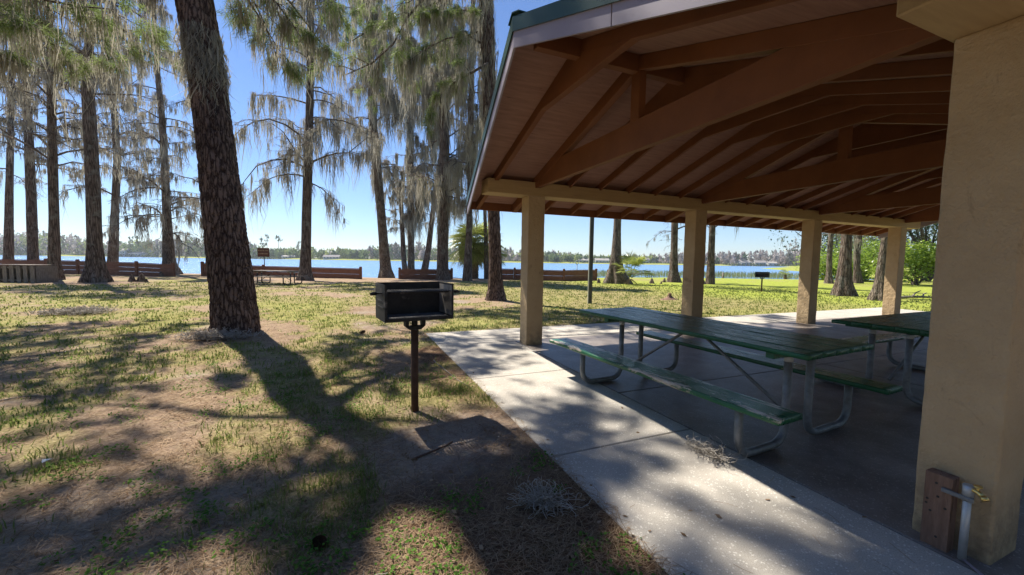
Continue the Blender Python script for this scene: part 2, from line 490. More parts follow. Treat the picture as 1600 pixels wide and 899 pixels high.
# water
m, t, o = nt('lake_water')
v = coords(t, (1, 1, 1))
h = mathn(t, 'ADD', noisetex(t, v, 1.4, 4, .6), mathn(t, 'MULTIPLY', noisetex(t, v, .25, 3), 2.0))
p = nd(t, 'ShaderNodeBsdfPrincipled'); p.inputs['Base Color'].default_value = (.14, .27, .46, 1)
p.inputs['Roughness'].default_value = .22; p.inputs['IOR'].default_value = 1.33; p.inputs['Specular IOR Level'].default_value = .35
lk(t, bump(t, h, 1.0, .32), p.inputs['Normal']); lk(t, p.outputs[0], o.inputs[0])
mb = MB()
L = np.array([-2500, -400, -120, -60, -20, 0, 20, 60, 120, 400, 2500.]); D = np.array([20, 40, 60, 100, 200, 400, 600])
LL, DD = np.meshgrid(L, D, indexing='ij')
V = np.stack([LL * RT[0] + DD * FW[0], LL * RT[1] + DD * FW[1], LL * 0 - .36], -1)
idx = np.arange(LL.size).reshape(LL.shape)
mb.add(V, np.stack([idx[:-1, :-1], idx[1:, :-1], idx[1:, 1:], idx[:-1, 1:]], -1).reshape(-1, 4))
mb.build('lake_water', m)['kind'] = 'structure'

# concrete walk, floor
def concrete(name, c1, c2, stain, rough, agg):
    m, t, o = nt(name); v = coords(t)
    f = noisetex(t, v, 2.2, 6, .62); c = ramp(t, f, [(.3, c1), (.72, c2)])
    vo = nd(t, 'ShaderNodeTexVoronoi'); vo.inputs['Scale'].default_value = 55; lk(t, v, vo.inputs['Vector'])
    sel = mathn(t, 'MULTIPLY', mathn(t, 'GREATER_THAN', noisetex(t, v, 26, 2), .50), mathn(t, 'LESS_THAN', vo.outputs['Distance'], .30))
    c = mixc(t, mathn(t, 'MULTIPLY', sel, agg), c, (.70, .66, .58))
    sp = ramp(t, noisetex(t, v, 160, 3, .7), [(.36, .62), (.52, 1.0)])
    c = mixc(t, .8, c, sp, 'MULTIPLY')
    st = ramp(t, noisetex(t, v, 1.1, 7, .68, .6), [(.5, 0.), (.68, 1.)])
    c = mixc(t, mathn(t, 'MULTIPLY', st, .65), c, stain)
    h = mathn(t, 'ADD', noisetex(t, v, 90, 5, .7), noisetex(t, v, 9, 4))
    bsdf(t, o, c, rough, bump(t, h, .3, .01), .4); return m
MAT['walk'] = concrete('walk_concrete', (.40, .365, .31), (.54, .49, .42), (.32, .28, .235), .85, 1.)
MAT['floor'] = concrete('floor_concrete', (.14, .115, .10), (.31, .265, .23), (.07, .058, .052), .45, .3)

def slab(name, rects, z, mat):
    b = BM()
    for x0, x1, y0, y1 in rects: b.box((x0, y0, z - .13), (x1, y1, z), .006)
    ob = b.build(name, mat); ob['kind'] = 'structure'; return ob
jx = [SLAB[0], 2.845]; g_ = .006
rows = [-2.2, .48, 2.57, 4.66, 6.69]
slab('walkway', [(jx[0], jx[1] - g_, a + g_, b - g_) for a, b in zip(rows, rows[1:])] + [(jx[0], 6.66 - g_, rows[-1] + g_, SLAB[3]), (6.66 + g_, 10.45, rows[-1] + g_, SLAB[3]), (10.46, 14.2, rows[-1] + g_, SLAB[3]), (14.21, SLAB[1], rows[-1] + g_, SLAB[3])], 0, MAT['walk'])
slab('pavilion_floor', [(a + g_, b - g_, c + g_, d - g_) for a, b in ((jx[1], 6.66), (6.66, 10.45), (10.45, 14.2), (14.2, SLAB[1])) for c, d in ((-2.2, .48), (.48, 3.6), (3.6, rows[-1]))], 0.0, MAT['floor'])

# ------------------------------------------------------------------ ground cover near the camera
def scatter(n, r0, r1, a0=-62, a1=62, g=rng, power=1.0):
    r = r0 * (r1 / r0) ** (g.uniform(0, 1, n) ** power); a = math.atan2(FW[1], FW[0]) - R(1) * g.uniform(a0, a1, n)
    x = r * np.cos(a); y = r * np.sin(a)
    return x, y, r
def off_slab(x, y, pad=0.0):
    return ~((x > SLAB[0] - pad) & (x < SLAB[1] + pad) & (y > SLAB[2]) & (y < SLAB[3] + pad))
def clear_trunks(x, y): return (np.hypot(x + 2.11, y - 9.11) > .5) & (np.hypot(x - 5.06, y - 13.74) > .42)

def grass_blades():
    mb = MB(); g = np.random.default_rng(8)
    x, y, r = scatter(620000, 1.1, 30, g=g, power=.9)
    P = np.stack([x, y, x * 0], -1)
    gm = grass_mask(x, y) * (.25 + .75 * sstep(-.25, .3, pnoise(P * 2.6, 70)))
    clump = sstep(.0, .35, pnoise(P * 4.5, 71))
    k = (g.uniform(0, 1, len(x)) < gm * (.25 + .75 * clump)) & off_slab(x, y, .01) & clear_trunks(x, y)
    x, y, r = x[k], y[k], r[k]; N = len(x)
    z = gz(x, y) - .004
    h = g.uniform(.018, .068, N) * np.interp(r, [1, 6, 30], [1.0, 1.0, 1.35]); wd = np.interp(r, [1, 4, 10, 30], [.0022, .0042, .010, .026])
    a = g.uniform(0, 2 * PI, N); dx, dy = np.cos(a), np.sin(a); lean = g.uniform(.2, 1.3, N) * h
    c = np.stack([x, y, z], 1); s = np.stack([-dy, dx, 0 * a], 1) * wd[:, None]
    mid = c + np.stack([dx * lean * .35, dy * lean * .35, h * .65], 1); tip = c + np.stack([dx * lean, dy * lean, h], 1)
    V = np.stack([c - s, c + s, mid + s * .7, mid - s * .7, tip], 1); i = np.arange(N * 5).reshape(N, 5)
    mb.add(V, Q=i[:, :4], T=i[:, [3, 2, 4]], rnd=np.repeat(np.clip(g.uniform(0, 1, N) * .7 * np.interp(r, [3, 10], [.55, 1]) + .3 * pnoise(np.stack([x, y, x * 0], 1) * .8, 9) + .15, 0, 1), 5))
    o = mb.build('grass', MAT['grass']); o['kind'] = 'stuff'; o['label'] = 'patchy green grass growing through the pine straw'; o['category'] = 'grass'
grass_blades()

def straw():
    mb = MB(); g = np.random.default_rng(9)
    x, y, r = scatter(105000, 1.0, 13, g=g)
    P = np.stack([x, y, x * 0], -1)
    dens = sstep(-.3, .25, pnoise(P * 1.1, 80) + .2 - .25 * grass_mask(x, y)) * (1 - .8 * np.exp(-(((x - .8) / .6) ** 2 + ((y - 3.15) / .6) ** 2)))
    k = (g.uniform(0, 1, len(x)) < dens * .9 + .05) & off_slab(x, y, -.03 * 0 + .0) & clear_trunks(x, y)
    e = (g.uniform(0, 1, len(x)) < .003) & ~off_slab(x, y) & (x < 2.9)
    edge = (x > SLAB[0]) & (x < SLAB[0] + .03 + .16 * np.abs(pnoise(P * 2.2, 83))) & (y < SLAB[3]) & (y > -2) & (g.uniform(0, 1, len(x)) < .45)
    e = e | edge; k = k | e
    x, y, r, on = x[k], y[k], r[k], e[k]; N = len(x)
    z = np.where(on, .002, gz(x, y) + .002) + g.uniform(.0, .014, N) * ~on
    l = g.uniform(.05, .15, N); wd = np.interp(r, [1, 3, 8, 13], [.0009, .0012, .0025, .0045])
    a = g.uniform(0, PI, N); d = np.stack([np.cos(a), np.sin(a), g.normal(0, .09, N) * ~on], 1)
    bow = np.stack([-np.sin(a), np.cos(a), 0 * a], 1)
    c = np.stack([x, y, z], 1); s = bow * wd[:, None]; bb = bow * (g.normal(0, .12, N) * l)[:, None]
    p0 = c - d * l[:, None] * .5; p2 = c + d * l[:, None] * .5; p1 = c + bb + np.array([0, 0, .004])
    V = np.stack([p0 - s, p0 + s, p1 + s, p1 - s, p2 + s, p2 - s], 1); i = np.arange(N * 6).reshape(N, 6)
    mb.add(V, Q=np.concatenate([i[:, :4], i[:, [3, 2, 4, 5]]]), rnd=np.repeat(g.uniform(0, 1, N), 6))
    o = mb.build('pine_straw', MAT['straw']); o['kind'] = 'stuff'; o['label'] = 'fallen brown pine needles carpeting the bare soil'; o['category'] = 'pine straw'
straw()

def litter():
    mb = MB(); g = np.random.default_rng(10)
    x, y, r = scatter(3600, 1.0, 14, g=g)
    k = off_slab(x, y, .0) | (g.uniform(0, 1, len(x)) < np.where(x < SLAB[0] + .12, .5, .03)) & (x < 2.9); x, y, r = x[k], y[k], r[k]
    on = ~off_slab(x, y)
    C = np.stack([x, y, np.where(on, .004, gz(x, y) + .008 + g.uniform(0, .012, len(x)))], 1)
    leaves(mb, C, .035, g, flat=.12, asp=.55)
    o = mb.build('leaf_litter', MAT['deadleaf']); o['kind'] = 'stuff'; o['label'] = 'dry tan leaves and chips scattered over the soil'; o['category'] = 'leaf litter'
    mb = MB()
    x, y, r = scatter(2300, 1.1, 13, g=g)
    P = np.stack([x, y, x * 0], -1)
    k = off_slab(x, y, .05) & (pnoise(P * 1.4, 90) > .0) & (np.hypot(x - .75, y - 3.2) > .8) & clear_trunks(x, y); x, y = x[k], y[k]
    n = 22; N = len(x); a = g.uniform(0, 2 * PI, (N, n)); rad = g.uniform(.01, .08, (N, n)) * g.uniform(.6, 1.5, (N, 1))
    C = np.stack([x[:, None] + rad * np.cos(a), y[:, None] + rad * np.sin(a), gz(x, y)[:, None] + .008 + g.uniform(0, .04, (N, n))], -1).reshape(-1, 3)
    leaves(mb, C, .024, g, flat=.35, asp=.55)
    o = mb.build('weeds', MAT['weed']); o['kind'] = 'stuff'; o['label'] = 'low green broadleaf weeds growing in small rosettes'; o['category'] = 'weeds'
litter()
# ------------------------------------------------------------------ trees
TR = {
'T1':[(-27.48,48.08,-0.48,0.41),(-27.46,48.21,1.29,0.308),(-27.34,48.57,6.86,0.24),(-27.19,48.81,11.03,0.206),(-27.0,49.24,17.98,0.189),(-26.73,49.54,23.54,0.155)],
'T2':[(-24.63,45.81,-0.56,0.446),(-24.75,46.01,1.33,0.325),(-24.84,46.44,6.73,0.307),(-24.97,46.89,12.12,0.272),(-25.21,47.35,16.97,0.22),(-25.34,47.84,22.9,0.169)],
'T3':[(-16.19,31.74,-0.0,0.396),(-16.25,31.83,0.83,0.272),(-16.22,32.0,3.3,0.222),(-16.25,32.26,6.71,0.21),(-16.27,32.57,10.88,0.185),(-16.3,32.84,14.3,0.16),(-16.34,33.02,16.57,0.123)],
'T4':[(-12.98,28.57,-0.0,0.555),(-12.97,28.62,0.74,0.398),(-12.99,28.73,2.14,0.313),(-13.02,28.95,4.96,0.301),(-13.14,29.26,8.47,0.276),(-13.24,29.48,10.93,0.263),(-13.19,29.57,12.33,0.203),(-13.01,29.62,14.1,0.156),(-12.79,29.66,15.86,0.133)],
'T5':[(-20.88,48.62,-0.27,0.466),(-20.74,48.69,1.42,0.382),(-20.52,48.91,5.66,0.298),(-20.3,49.14,9.9,0.277),(-20.37,49.43,13.53,0.256),(-20.67,49.78,16.55,0.212),(-20.98,50.08,18.96,0.19),(-21.05,50.38,22.59,0.168)],
'T6':[(-14.07,41.5,0.05,0.693),(-14.16,41.6,0.96,0.447),(-14.26,41.92,4.74,0.304),(-14.4,42.34,9.59,0.263),(-14.56,42.68,13.37,0.222),(-14.82,43.02,16.6,0.181),(-14.98,43.33,19.83,0.16),(-15.14,43.63,23.07,0.139)],
'T7':[(-10.21,37.73,-0.02,0.403),(-10.29,37.87,1.55,0.261),(-10.34,38.12,4.59,0.221),(-10.53,38.46,8.14,0.2),(-10.68,38.78,11.68,0.179),(-10.9,39.25,16.75,0.159)],
'T8':[(-2.11,9.11,-0.02,0.443),(-2.09,9.12,0.2,0.392),(-2.17,9.22,1.14,0.369),(-2.27,9.34,2.15,0.341),(-2.39,9.48,3.4,0.318),(-2.51,9.61,4.53,0.305),(-2.63,9.74,5.54,0.307),(-2.77,9.87,6.54,0.314)],
'T9':[(-2.82,29.68,-0.09,0.536),(-2.81,29.72,0.56,0.364),(-2.75,29.84,2.5,0.306),(-2.63,30.04,5.96,0.288),(-2.56,30.16,7.9,0.288),(-2.45,30.29,10.28,0.25),(-2.32,30.55,14.6,0.231),(-2.27,30.85,18.91,0.212)],
'T10':[(2.87,35.57,-0.05,0.69),(2.82,35.65,0.67,0.477),(2.7,35.86,2.89,0.397),(2.52,36.14,5.67,0.37),(2.3,36.43,8.44,0.395),(2.17,36.65,10.67,0.395),(1.99,36.89,12.89,0.342),(1.86,37.35,18.44,0.315),(1.77,37.8,24.0,0.262)],
'T11':[(5.59,44.21,-0.08,0.306),(5.41,44.43,1.89,0.272),(5.33,44.72,5.4,0.238),(5.24,45.02,8.91,0.203),(4.67,45.35,10.31,0.169),(3.84,45.79,11.56,0.134)],
'T12':[(6.24,44.48,-0.09,0.414),(6.28,44.71,3.33,0.345),(6.27,45.03,7.59,0.345),(6.32,45.33,11.86,0.38),(6.33,45.74,17.55,0.345),(6.34,46.21,23.95,0.31),(6.28,46.7,30.35,0.276)],
'T13':[(7.3,42.42,-0.01,0.403),(7.78,42.42,2.6,0.303),(8.2,42.49,6.04,0.27),(8.63,42.57,9.48,0.27),(9.18,42.6,12.93,0.237),(9.66,42.65,16.37,0.204),(10.23,42.77,21.18,0.17)],
'T14':[(6.57,29.71,-0.05,0.581),(6.54,29.78,0.83,0.436),(6.63,30.0,4.27,0.412),(6.7,30.15,6.72,0.388),(6.78,30.3,9.17,0.388),(6.78,30.59,13.1,0.339),(6.74,30.93,17.51,0.315),(6.61,31.27,21.44,0.29)],
'T15':[(7.91,27.64,0.0,0.373),(7.98,27.74,1.83,0.28),(8.09,27.87,4.17,0.21),(8.17,28.01,6.51,0.21),(8.27,28.31,11.18,0.21),(8.41,28.6,15.86,0.187),(8.55,28.88,20.54,0.163)],
'T16':[(10.63,31.28,-0.1,0.243),(10.62,31.51,2.98,0.162),(10.52,31.87,7.29,0.135),(10.44,32.3,12.69,0.135)],
'T17':[(5.06,13.74,0.0,0.458),(5.06,13.77,0.36,0.301),(5.05,13.83,1.2,0.241),(5.03,13.95,2.64,0.229),(4.95,14.18,5.29,0.241),(4.88,14.47,8.89,0.265),(4.84,14.66,11.29,0.265)],
'T18':[(17.84,23.1,-0.0,0.892),(17.73,23.21,0.83,0.536),(17.74,23.29,1.98,0.357),(17.85,23.38,3.83,0.268),(17.91,23.46,5.21,0.268),(17.99,23.69,8.9,0.245),(18.12,24.15,15.82,0.201)],
'T19':[(24.01,24.02,-0.0,0.523),(24.02,24.08,0.82,0.333),(24.09,24.18,2.62,0.261),(24.16,24.3,4.67,0.261),(24.32,24.62,9.81,0.237),(24.43,24.95,14.95,0.19)],
'T20':[(24.85,21.29,0.0,0.32),(24.96,21.4,2.1,0.234),(25.08,21.52,4.49,0.213),(25.23,21.82,9.27,0.191),(25.33,22.12,14.05,0.17)],
'T21':[(37.61,20.35,-0.11,0.38),(37.62,20.4,0.71,0.211),(37.69,20.49,2.34,0.19),(37.87,20.58,4.51,0.189),(38.09,20.93,10.49,0.168)],
'T22':[(23.08,11.82,0.0,0.495),(23.09,11.86,0.55,0.346),(23.16,11.89,1.36,0.272),(23.27,11.94,2.66,0.234),(23.42,12.07,5.25,0.221)],
'T23':[(41.01,19.91,-0.17,0.376),(40.92,20.06,1.28,0.23),(40.94,20.15,2.67,0.23),(41.16,20.18,4.35,0.229),(41.52,20.3,7.98,0.208)],
'T24':[(21.46,9.68,-0.0,0.309),(21.57,9.67,0.56,0.205),(21.66,9.72,1.69,0.143),(21.8,9.74,2.81,0.122),(21.98,9.81,4.79,0.122)],
}
def axis_of(pts, Htop, rtop=.05, wob=.25, g=None):
    P = np.array(pts, float)
    d = (P[-1, :3] - P[-3, :3]); d /= np.linalg.norm(d)
    if d[2] < .6: d = np.array([0, 0, 1.])
    z0 = P[-1, 2]; zs = np.arange(z0 + 2, Htop + .1, 2.0)
    ext = []
    for k, zz in enumerate(zs):
        f = (zz - z0) / max(Htop - z0, .1)
        c = P[-1, :3] + d * (zz - z0) / d[2] * (1 - .4 * f)
        c[2] = zz
        ext.append([c[0] + wob * math.sin(k * 1.3 + P[0, 0]), c[1] + wob * math.cos(k * 1.7 + P[0, 1]), zz, P[-1, 3] * (1 - f) + rtop * f])
    if ext: P = np.concatenate([P, np.array(ext)])
    base = P[0].copy(); base[2] -= .35; P = np.concatenate([base[None], P])
    zz = P[:, 2]
    def f(h):
        h = np.asarray(h, float)
        # smooth by averaging three nearby samples
        o = 0
        for dz, wgt in ((-.25, .25), (0, .5), (.25, .25)):
            o = o + wgt * np.stack([np.interp(h + dz, zz, P[:, k]) for k in (0, 1, 3)], -1)
        return np.stack([o[..., 0], o[..., 1], h], -1), o[..., 2]
    return f, zz[0], zz[-1]

def trunk(name, f, z0, z1, mat, parent, org, n=28, dz=.25, flute=.0, seed=0, rough=.0, k=1.0):
    zs = np.concatenate([np.arange(z0, min(z0 + 2.2, z1), dz * .4), np.arange(min(z0 + 2.2, z1), z1, dz), [z1]])
    C, r = f(zs)
    a = np.arange(n) * 2 * PI / n
    A, Zz = np.meshgrid(a, zs, indexing='xy')
    rad = np.repeat(r[:, None], n, 1) * k
    hb = (Zz - max(z0, -.5) - .3)
    fl = flute * np.exp(-np.clip(hb, 0, 99) / .9)
    nz = pnoise(np.stack([np.cos(A) * 1.6 + seed, np.sin(A) * 1.6, Zz * .15], -1), 11)
    rad = rad * (1 + fl * (np.sin(A * 7 + seed + 2 * nz) * .5 + nz * 1.2) + .06 * pnoise(np.stack([np.cos(A), np.sin(A), Zz * .5 + seed], -1), 12))
    if rough:
        q = np.stack([np.cos(A) * rad * 1.0, np.sin(A) * rad * 1.0, Zz * .22], -1)
        n1 = pnoise(q * 9, 13) + .35 * pnoise(q * 22 * np.array([1, 1, 1.6]), 14)
        n2 = pnoise(np.stack([q[..., 0] * 5, q[..., 1] * 5, Zz * 4.5], -1), 15)
        rad = rad + rough * (np.clip(np.abs(n1) * 5, 0, 1) - .7) - rough * .6 * (np.abs(n2) < .05)
        rad = rad + rough * .35 * pnoise(q * np.array([40, 40, 90]), 16)
    V = np.stack([C[:, None, 0] + rad * np.cos(A), C[:, None, 1] + rad * np.sin(A), Zz], -1)
    i = np.arange(V.shape[0] * n).reshape(-1, n)
    Q = np.stack([i[:-1], np.roll(i[:-1], -1, 1), np.roll(i[1:], -1, 1), i[1:]], -1)
    mb = MB(); mb.add(V, Q)
    return mb.build(name, mat, parent, smooth=True, origin=org)

def on_lines(P, i, s):
    K = P.shape[1]; t = s * (K - 1); k = np.minimum(t.astype(int), K - 2); u = (t - k)[:, None]
    a = P[i, k]; b = P[i, k + 1]; d = b - a; d /= np.linalg.norm(d, axis=1, keepdims=True) + 1e-9
    return a * (1 - u) + b * u, d

def ramify(P, M, length, g, K=4, spread=(.5, 1.25), droop=.3, up=.1, s0=.18):
    """M side shoots on each polyline."""
    N = len(P)
    i = np.repeat(np.arange(N), M); s = g.uniform(s0, 1, N * M)
    c, d = on_lines(P, i, s)
    ll = np.linalg.norm(P[:, -1] - P[:, 0], axis=1)[i]
    sd = np.where(g.uniform(0, 1, N * M) < .5, 1, -1) * g.uniform(*spread, N * M)
    ca, sa = np.cos(sd), np.sin(sd)
    h = np.stack([d[:, 0] * ca - d[:, 1] * sa, d[:, 0] * sa + d[:, 1] * ca, d[:, 2] * .5 + g.normal(up, .28, N * M)], 1)
    h /= np.linalg.norm(h, axis=1, keepdims=True)
    L = ll * length * g.uniform(.55, 1.25, N * M) * (1 - .45 * s)
    t = np.linspace(0, 1, K)
    Q = c[:, None] + h[:, None] * (L[:, None] * t)[..., None]
    Q[..., 2] -= droop * L[:, None] * t[None] ** 2
    Q += g.normal(0, .06, Q.shape) * (L[:, None] * t[None])[..., None]
    return Q, L

def moss_on(mb, lines, n, g, Lr, W, per=5, jit=.07, sway=.09):
    """n bunches of hanging moss, spread over a list of (polylines, weight)."""
    tot = sum(w for _, w in lines)
    for P, wgt in lines:
        k = int(n * wgt / tot)
        if k == 0 or len(P) == 0: continue
        i = g.integers(0, len(P), k); s = g.uniform(.08, 1, k)
        c, _ = on_lines(P, i, s)
        big = np.exp(g.normal(0, .5, k)) * Lr
        c = np.repeat(c, per, 0) + g.normal(0, jit, (k * per, 3)) * np.array([1, 1, .5])
        L = np.repeat(big, per) * g.uniform(.35, 1.1, k * per)
        rn = np.repeat(g.uniform(0, .7, k), per) + g.uniform(0, .3, k * per)
        strands(mb, c, np.clip(L, .12, 3.2), W * g.uniform(.5, 1.3, k * per), g, sway, rnd=rn)

def primaries(f, h0, h1, nb, Lmax, g, rise=(.05, .5), droop=(.15, .7), taper=.7, az=None, K=7):
    h = h0 + (h1 - h0) * np.sort(g.uniform(0, 1, nb)) ** .9
    fr = (h - h0) / (h1 - h0)
    L = Lmax * (1 - taper * fr ** 1.4) * g.uniform(.5, 1.1, nb)
    a = g.uniform(0, 2 * PI, nb) if az is None else az(nb, g)
    c, r = f(h)
    t = np.linspace(0, 1, K)
    x = np.stack([np.cos(a), np.sin(a)], 1)
    ri = g.uniform(*rise, nb)[:, None]; dr = g.uniform(*droop, nb)[:, None]
    P = np.zeros((nb, K, 3))
    curl = g.normal(0, .35, nb)[:, None] * t ** 2
    P[..., :2] = c[:, None, :2] + (L[:, None] * t)[..., None] * np.stack([x[:, :1] * np.cos(curl) - x[:, 1:] * np.sin(curl), x[:, :1] * np.sin(curl) + x[:, 1:] * np.cos(curl)], -1)
    P[..., 2] = c[:, None, 2] + L[:, None] * (ri * t - dr * t ** 2)
    P += g.normal(0, .035, P.shape) * (L[:, None] * t)[..., None]
    return P, L

def cypress(key, label, Htop, h0, nb, Lmax, moss, mlen=.55, depth=30, mat='cypress_bark', flute=.25, seed=0, group='mossy cypress trees along the lake shore', extra=None, taper=.7, trunkmoss=0, n=26, m1=8, m2=6, name='cypress_tree', green=0, hmoss=None, k=1.0, buds=9):
    g = np.random.default_rng(100 + seed)
    pts = TR[key]; f, z0, z1 = axis_of(pts, Htop)
    org = np.array([pts[0][0], pts[0][1], float(gz(pts[0][0], pts[0][1]))])
    root = thing(name, label, 'tree', org, group=group)
    trunk('trunk', f, z0, z1, MAT[mat], root, org, n=n, flute=flute, seed=seed, k=k)
    P, L = primaries(f, h0, Htop - .5, nb, Lmax, g, rise=(.05, .95), droop=(.15, .85), taper=taper)
    if extra is not None:
        E = np.array([rs(e, 7) for e in extra]); P = np.concatenate([P, E]); L = np.concatenate([L, np.linalg.norm(E[:, -1] - E[:, 0], axis=1)])
    mb = MB(); t = np.linspace(0, 1, 7)
    tubes(mb, P, (.012 + .014 * L)[:, None] * (1 - .82 * t)[None], 6)
    S, LS = ramify(P, m1, .42, g, 5, droop=.35, up=.1)
    tubes(mb, S, (.007 + .008 * LS)[:, None] * (1 - .7 * np.linspace(0, 1, 5))[None], 4)
    T3, L3 = ramify(S, m2, .5, g, 4, droop=.3, up=.0)
    w = .0045 * depth / 20
    tubes(mb, T3, np.full((len(T3), 1), w) * np.linspace(1, .5, 4)[None], 3)
    kk = buds
    i = np.repeat(np.arange(len(T3)), kk); c, d = on_lines(T3, i, g.uniform(.1, 1, len(i)))
    leaves(mb, c + g.normal(0, .05, c.shape), .085 * depth / 28, g, mi=1, asp=.26, flat=.6)
    if green:
        i = g.integers(0, len(T3), green); c, d = on_lines(T3, i, g.uniform(.1, 1, green))
        leaves(mb, c + g.normal(0, .08, c.shape), .12, g, mi=2, asp=.45, flat=.6)
    mb.build('crown', [MAT['twig'], MAT['bud'], MAT['needle']], root, origin=org)
    mm = MB()
    if moss:
        keep = lambda Q: Q if hmoss is None else Q[Q[:, 0, 2] < hmoss]
        moss_on(mm, [(keep(P), .22), (keep(S), .45), (keep(T3), .33)], moss, g, mlen, .0008 * depth, 8)
    if trunkmoss:
        h = g.uniform(h0 * .75, Htop * .8, trunkmoss); c, r = f(h); a = g.uniform(0, 2 * PI, trunkmoss)
        c[:, 0] += np.cos(a) * r * 1.05; c[:, 1] += np.sin(a) * r * 1.05
        c = np.repeat(c, 3, 0) + g.normal(0, .05, (trunkmoss * 3, 3))
        strands(mm, c, g.uniform(.3, 1.5, len(c)) * mlen, .0008 * depth * g.uniform(.5, 1.2, len(c)), g, .06)
    if mm.V: mm.build('spanish_moss', MAT['moss'], root, origin=org)['kind'] = 'stuff'
    return root

def rs(e, K):
    e = np.array(e, float); d = np.concatenate([[0], np.cumsum(np.linalg.norm(np.diff(e, axis=0), axis=1))])
    t = np.linspace(0, d[-1], K); return np.stack([np.interp(t, d, e[:, k]) for k in range(3)], 1)

# left-hand shore row
cypress('T1', 'straight dark trunk at the far left edge, rising behind the slatted crate', 26, 7.5, 34, 4.5, 650, .6, 38, seed=1)
cypress('T2', 'second tall trunk from the left, behind the right end of the slatted crate', 25, 6.5, 34, 4.5, 650, .6, 37, seed=2)
cypress('T3', 'dark straight trunk with flared base standing just right of the slatted crate', 22, 6.5, 38, 4.4, 560, .6, 24, seed=3, flute=.3)
cypress('T4', 'thick dark trunk with deeply grooved base that forks into two limbs high up', 20, 9.5, 44, 4.8, 700, .7, 22, seed=4, flute=.42, n=44,
        extra=[[(-13.1, 29.3, 10.7), (-13.47, 29.39, 11.29), (-14.01, 29.64, 11.7), (-14.6, 29.9, 12.1), (-15.2, 30.1, 13.2)], [(-13.1, 29.4, 10.8), (-12.72, 29.11, 11.72), (-12.39, 29.02, 12.35), (-12.06, 28.95, 13.3), (-11.7, 28.8, 15.)]])
cypress('T5', 'leaning pale trunk in the water behind the plank wall, left of centre', 26, 4.5, 44, 4.8, 600, 1.0, 37, 'tan_bark', seed=5)
cypress('T6', 'mossy trunk at the right end of the left plank wall beside the open water gap', 25, 3.2, 46, 4.6, 650, 1.1, 33, 'tan_bark', seed=6, flute=.3, trunkmoss=60)
cypress('T7', 'thin tan trunk half hidden behind the big leaning pine', 22, 5, 24, 3.2, 260, .6, 31, 'tan_bark', seed=7)
cypress('T9', 'dark cypress whose wide drooping crown hangs moss over the plank wall and the lake', 24, 6.8, 36, 4.6, 1100, 1.35, 26, seed=9, flute=.3, m1=9,
        extra=[[(-2.6, 30.1, 7.6), (-2.64, 30.19, 7.8), (-3.35, 30.55, 8.75), (-4.21, 31.0, 10.2), (-5.2, 31.4, 10.7)], [(-2.55, 30.0, 7.5), (-2.44, 29.67, 7.81), (-1.02, 29.13, 8.47), (-.03, 28.7, 8.5), (1.16, 28.3, 9.56)],
               [(-2.6, 30.0, 7.2), (-2.63, 29.2, 7.4), (-4.1, 29.8, 8.07), (-5.65, 30.4, 7.4), (-6.8, 30.8, 5.75)], [(-2.6, 30.0, 6.9), (-3.4, 29.5, 7.0), (-4.6, 29.2, 6.6), (-5.6, 29.0, 5.5)],
               [(-2.55, 30., 6.6), (-1.8, 29.8, 6.3), (-1.1, 29.6, 5.6), (-.6, 29.5, 4.6)], [(-2.5, 30.1, 9), (-3.2, 29.4, 9.8), (-4.4, 29, 10.2), (-5.8, 28.8, 9.6), (-6.6, 28.7, 8.4)]])
cypress('T10', 'reddish trunk leaning left at the water edge, right of the centre plank wall', 27, 8, 44, 4.2, 1150, 1.4, 34, 'tan_bark', seed=10, flute=.3, trunkmoss=120)
cypress('T11', 'slender bent stem forking low, leftmost of the clump in the water', 13, 4, 22, 2.6, 240, .8, 43, seed=11, flute=.1)
cypress('T12', 'straight stem rising from the water beside a slender forked one, thickly hung with moss', 30, 6, 48, 3.4, 1000, 1.4, 43, 'tan_bark', seed=12, trunkmoss=200, green=900)
cypress('T13', 'slanting thin trunk leaning right behind the short plank wall', 24, 5, 34, 3.2, 600, 1.3, 42, seed=13, flute=.15)
cypress('T14', 'thick pale trunk in front of the short plank wall, behind the grill', 25, 6, 56, 4.2, 1500, 1.5, 30, seed=14, flute=.25, trunkmoss=260, green=1200)
cypress('T15', 'narrow dark trunk in front of the palm, nearest the roof corner', 22, 6, 34, 3.2, 750, 1.3, 29, seed=15, flute=.15, trunkmoss=60)
cypress('T16', 'thinnest dark stem, just right of the palm trunk', 14, 5, 14, 2.2, 90, .6, 32, seed=16, flute=.1)
# right of the pavilion columns
cypress('T18', 'buttressed trunk with a palmetto growing at its foot, right of the metal pole', 20, 6.5, 24, 3.4, 240, .6, 28, 'tan_bark', seed=18, flute=.5, n=40)
cypress('T19', 'brown trunk with bare grey twigs, standing left of the second column on the bright lawn', 19, 3.6, 34, 3.4, 130, .4, 31, seed=19, flute=.3, buds=2)
cypress('T20', 'straight dark trunk just right of the second column', 19, 3.4, 22, 3.0, 120, .6, 29, seed=20, flute=.2, buds=2)
cypress('T21', 'slim pale brown trunk with flared foot just right of the third column', 18, 3.6, 26, 3.0, 200, .8, 33, 'tan_bark', seed=21, flute=.4)
cypress('T22', 'widest buttressed trunk between the third and fourth columns', 19, 4.6, 26, 3.8, 240, .8, 20, seed=22, flute=.5, n=40)
cypress('T23', 'crooked dark trunk behind the widest one, left of the bright green bush', 18, 4.2, 26, 3.4, 260, .9, 34, seed=23, flute=.3)
cypress('T24', 'grey flared trunk pressed against the fourth column', 18, 5.2, 22, 3.2, 180, .7, 17, 'tan_bark', seed=24, flute=.4)

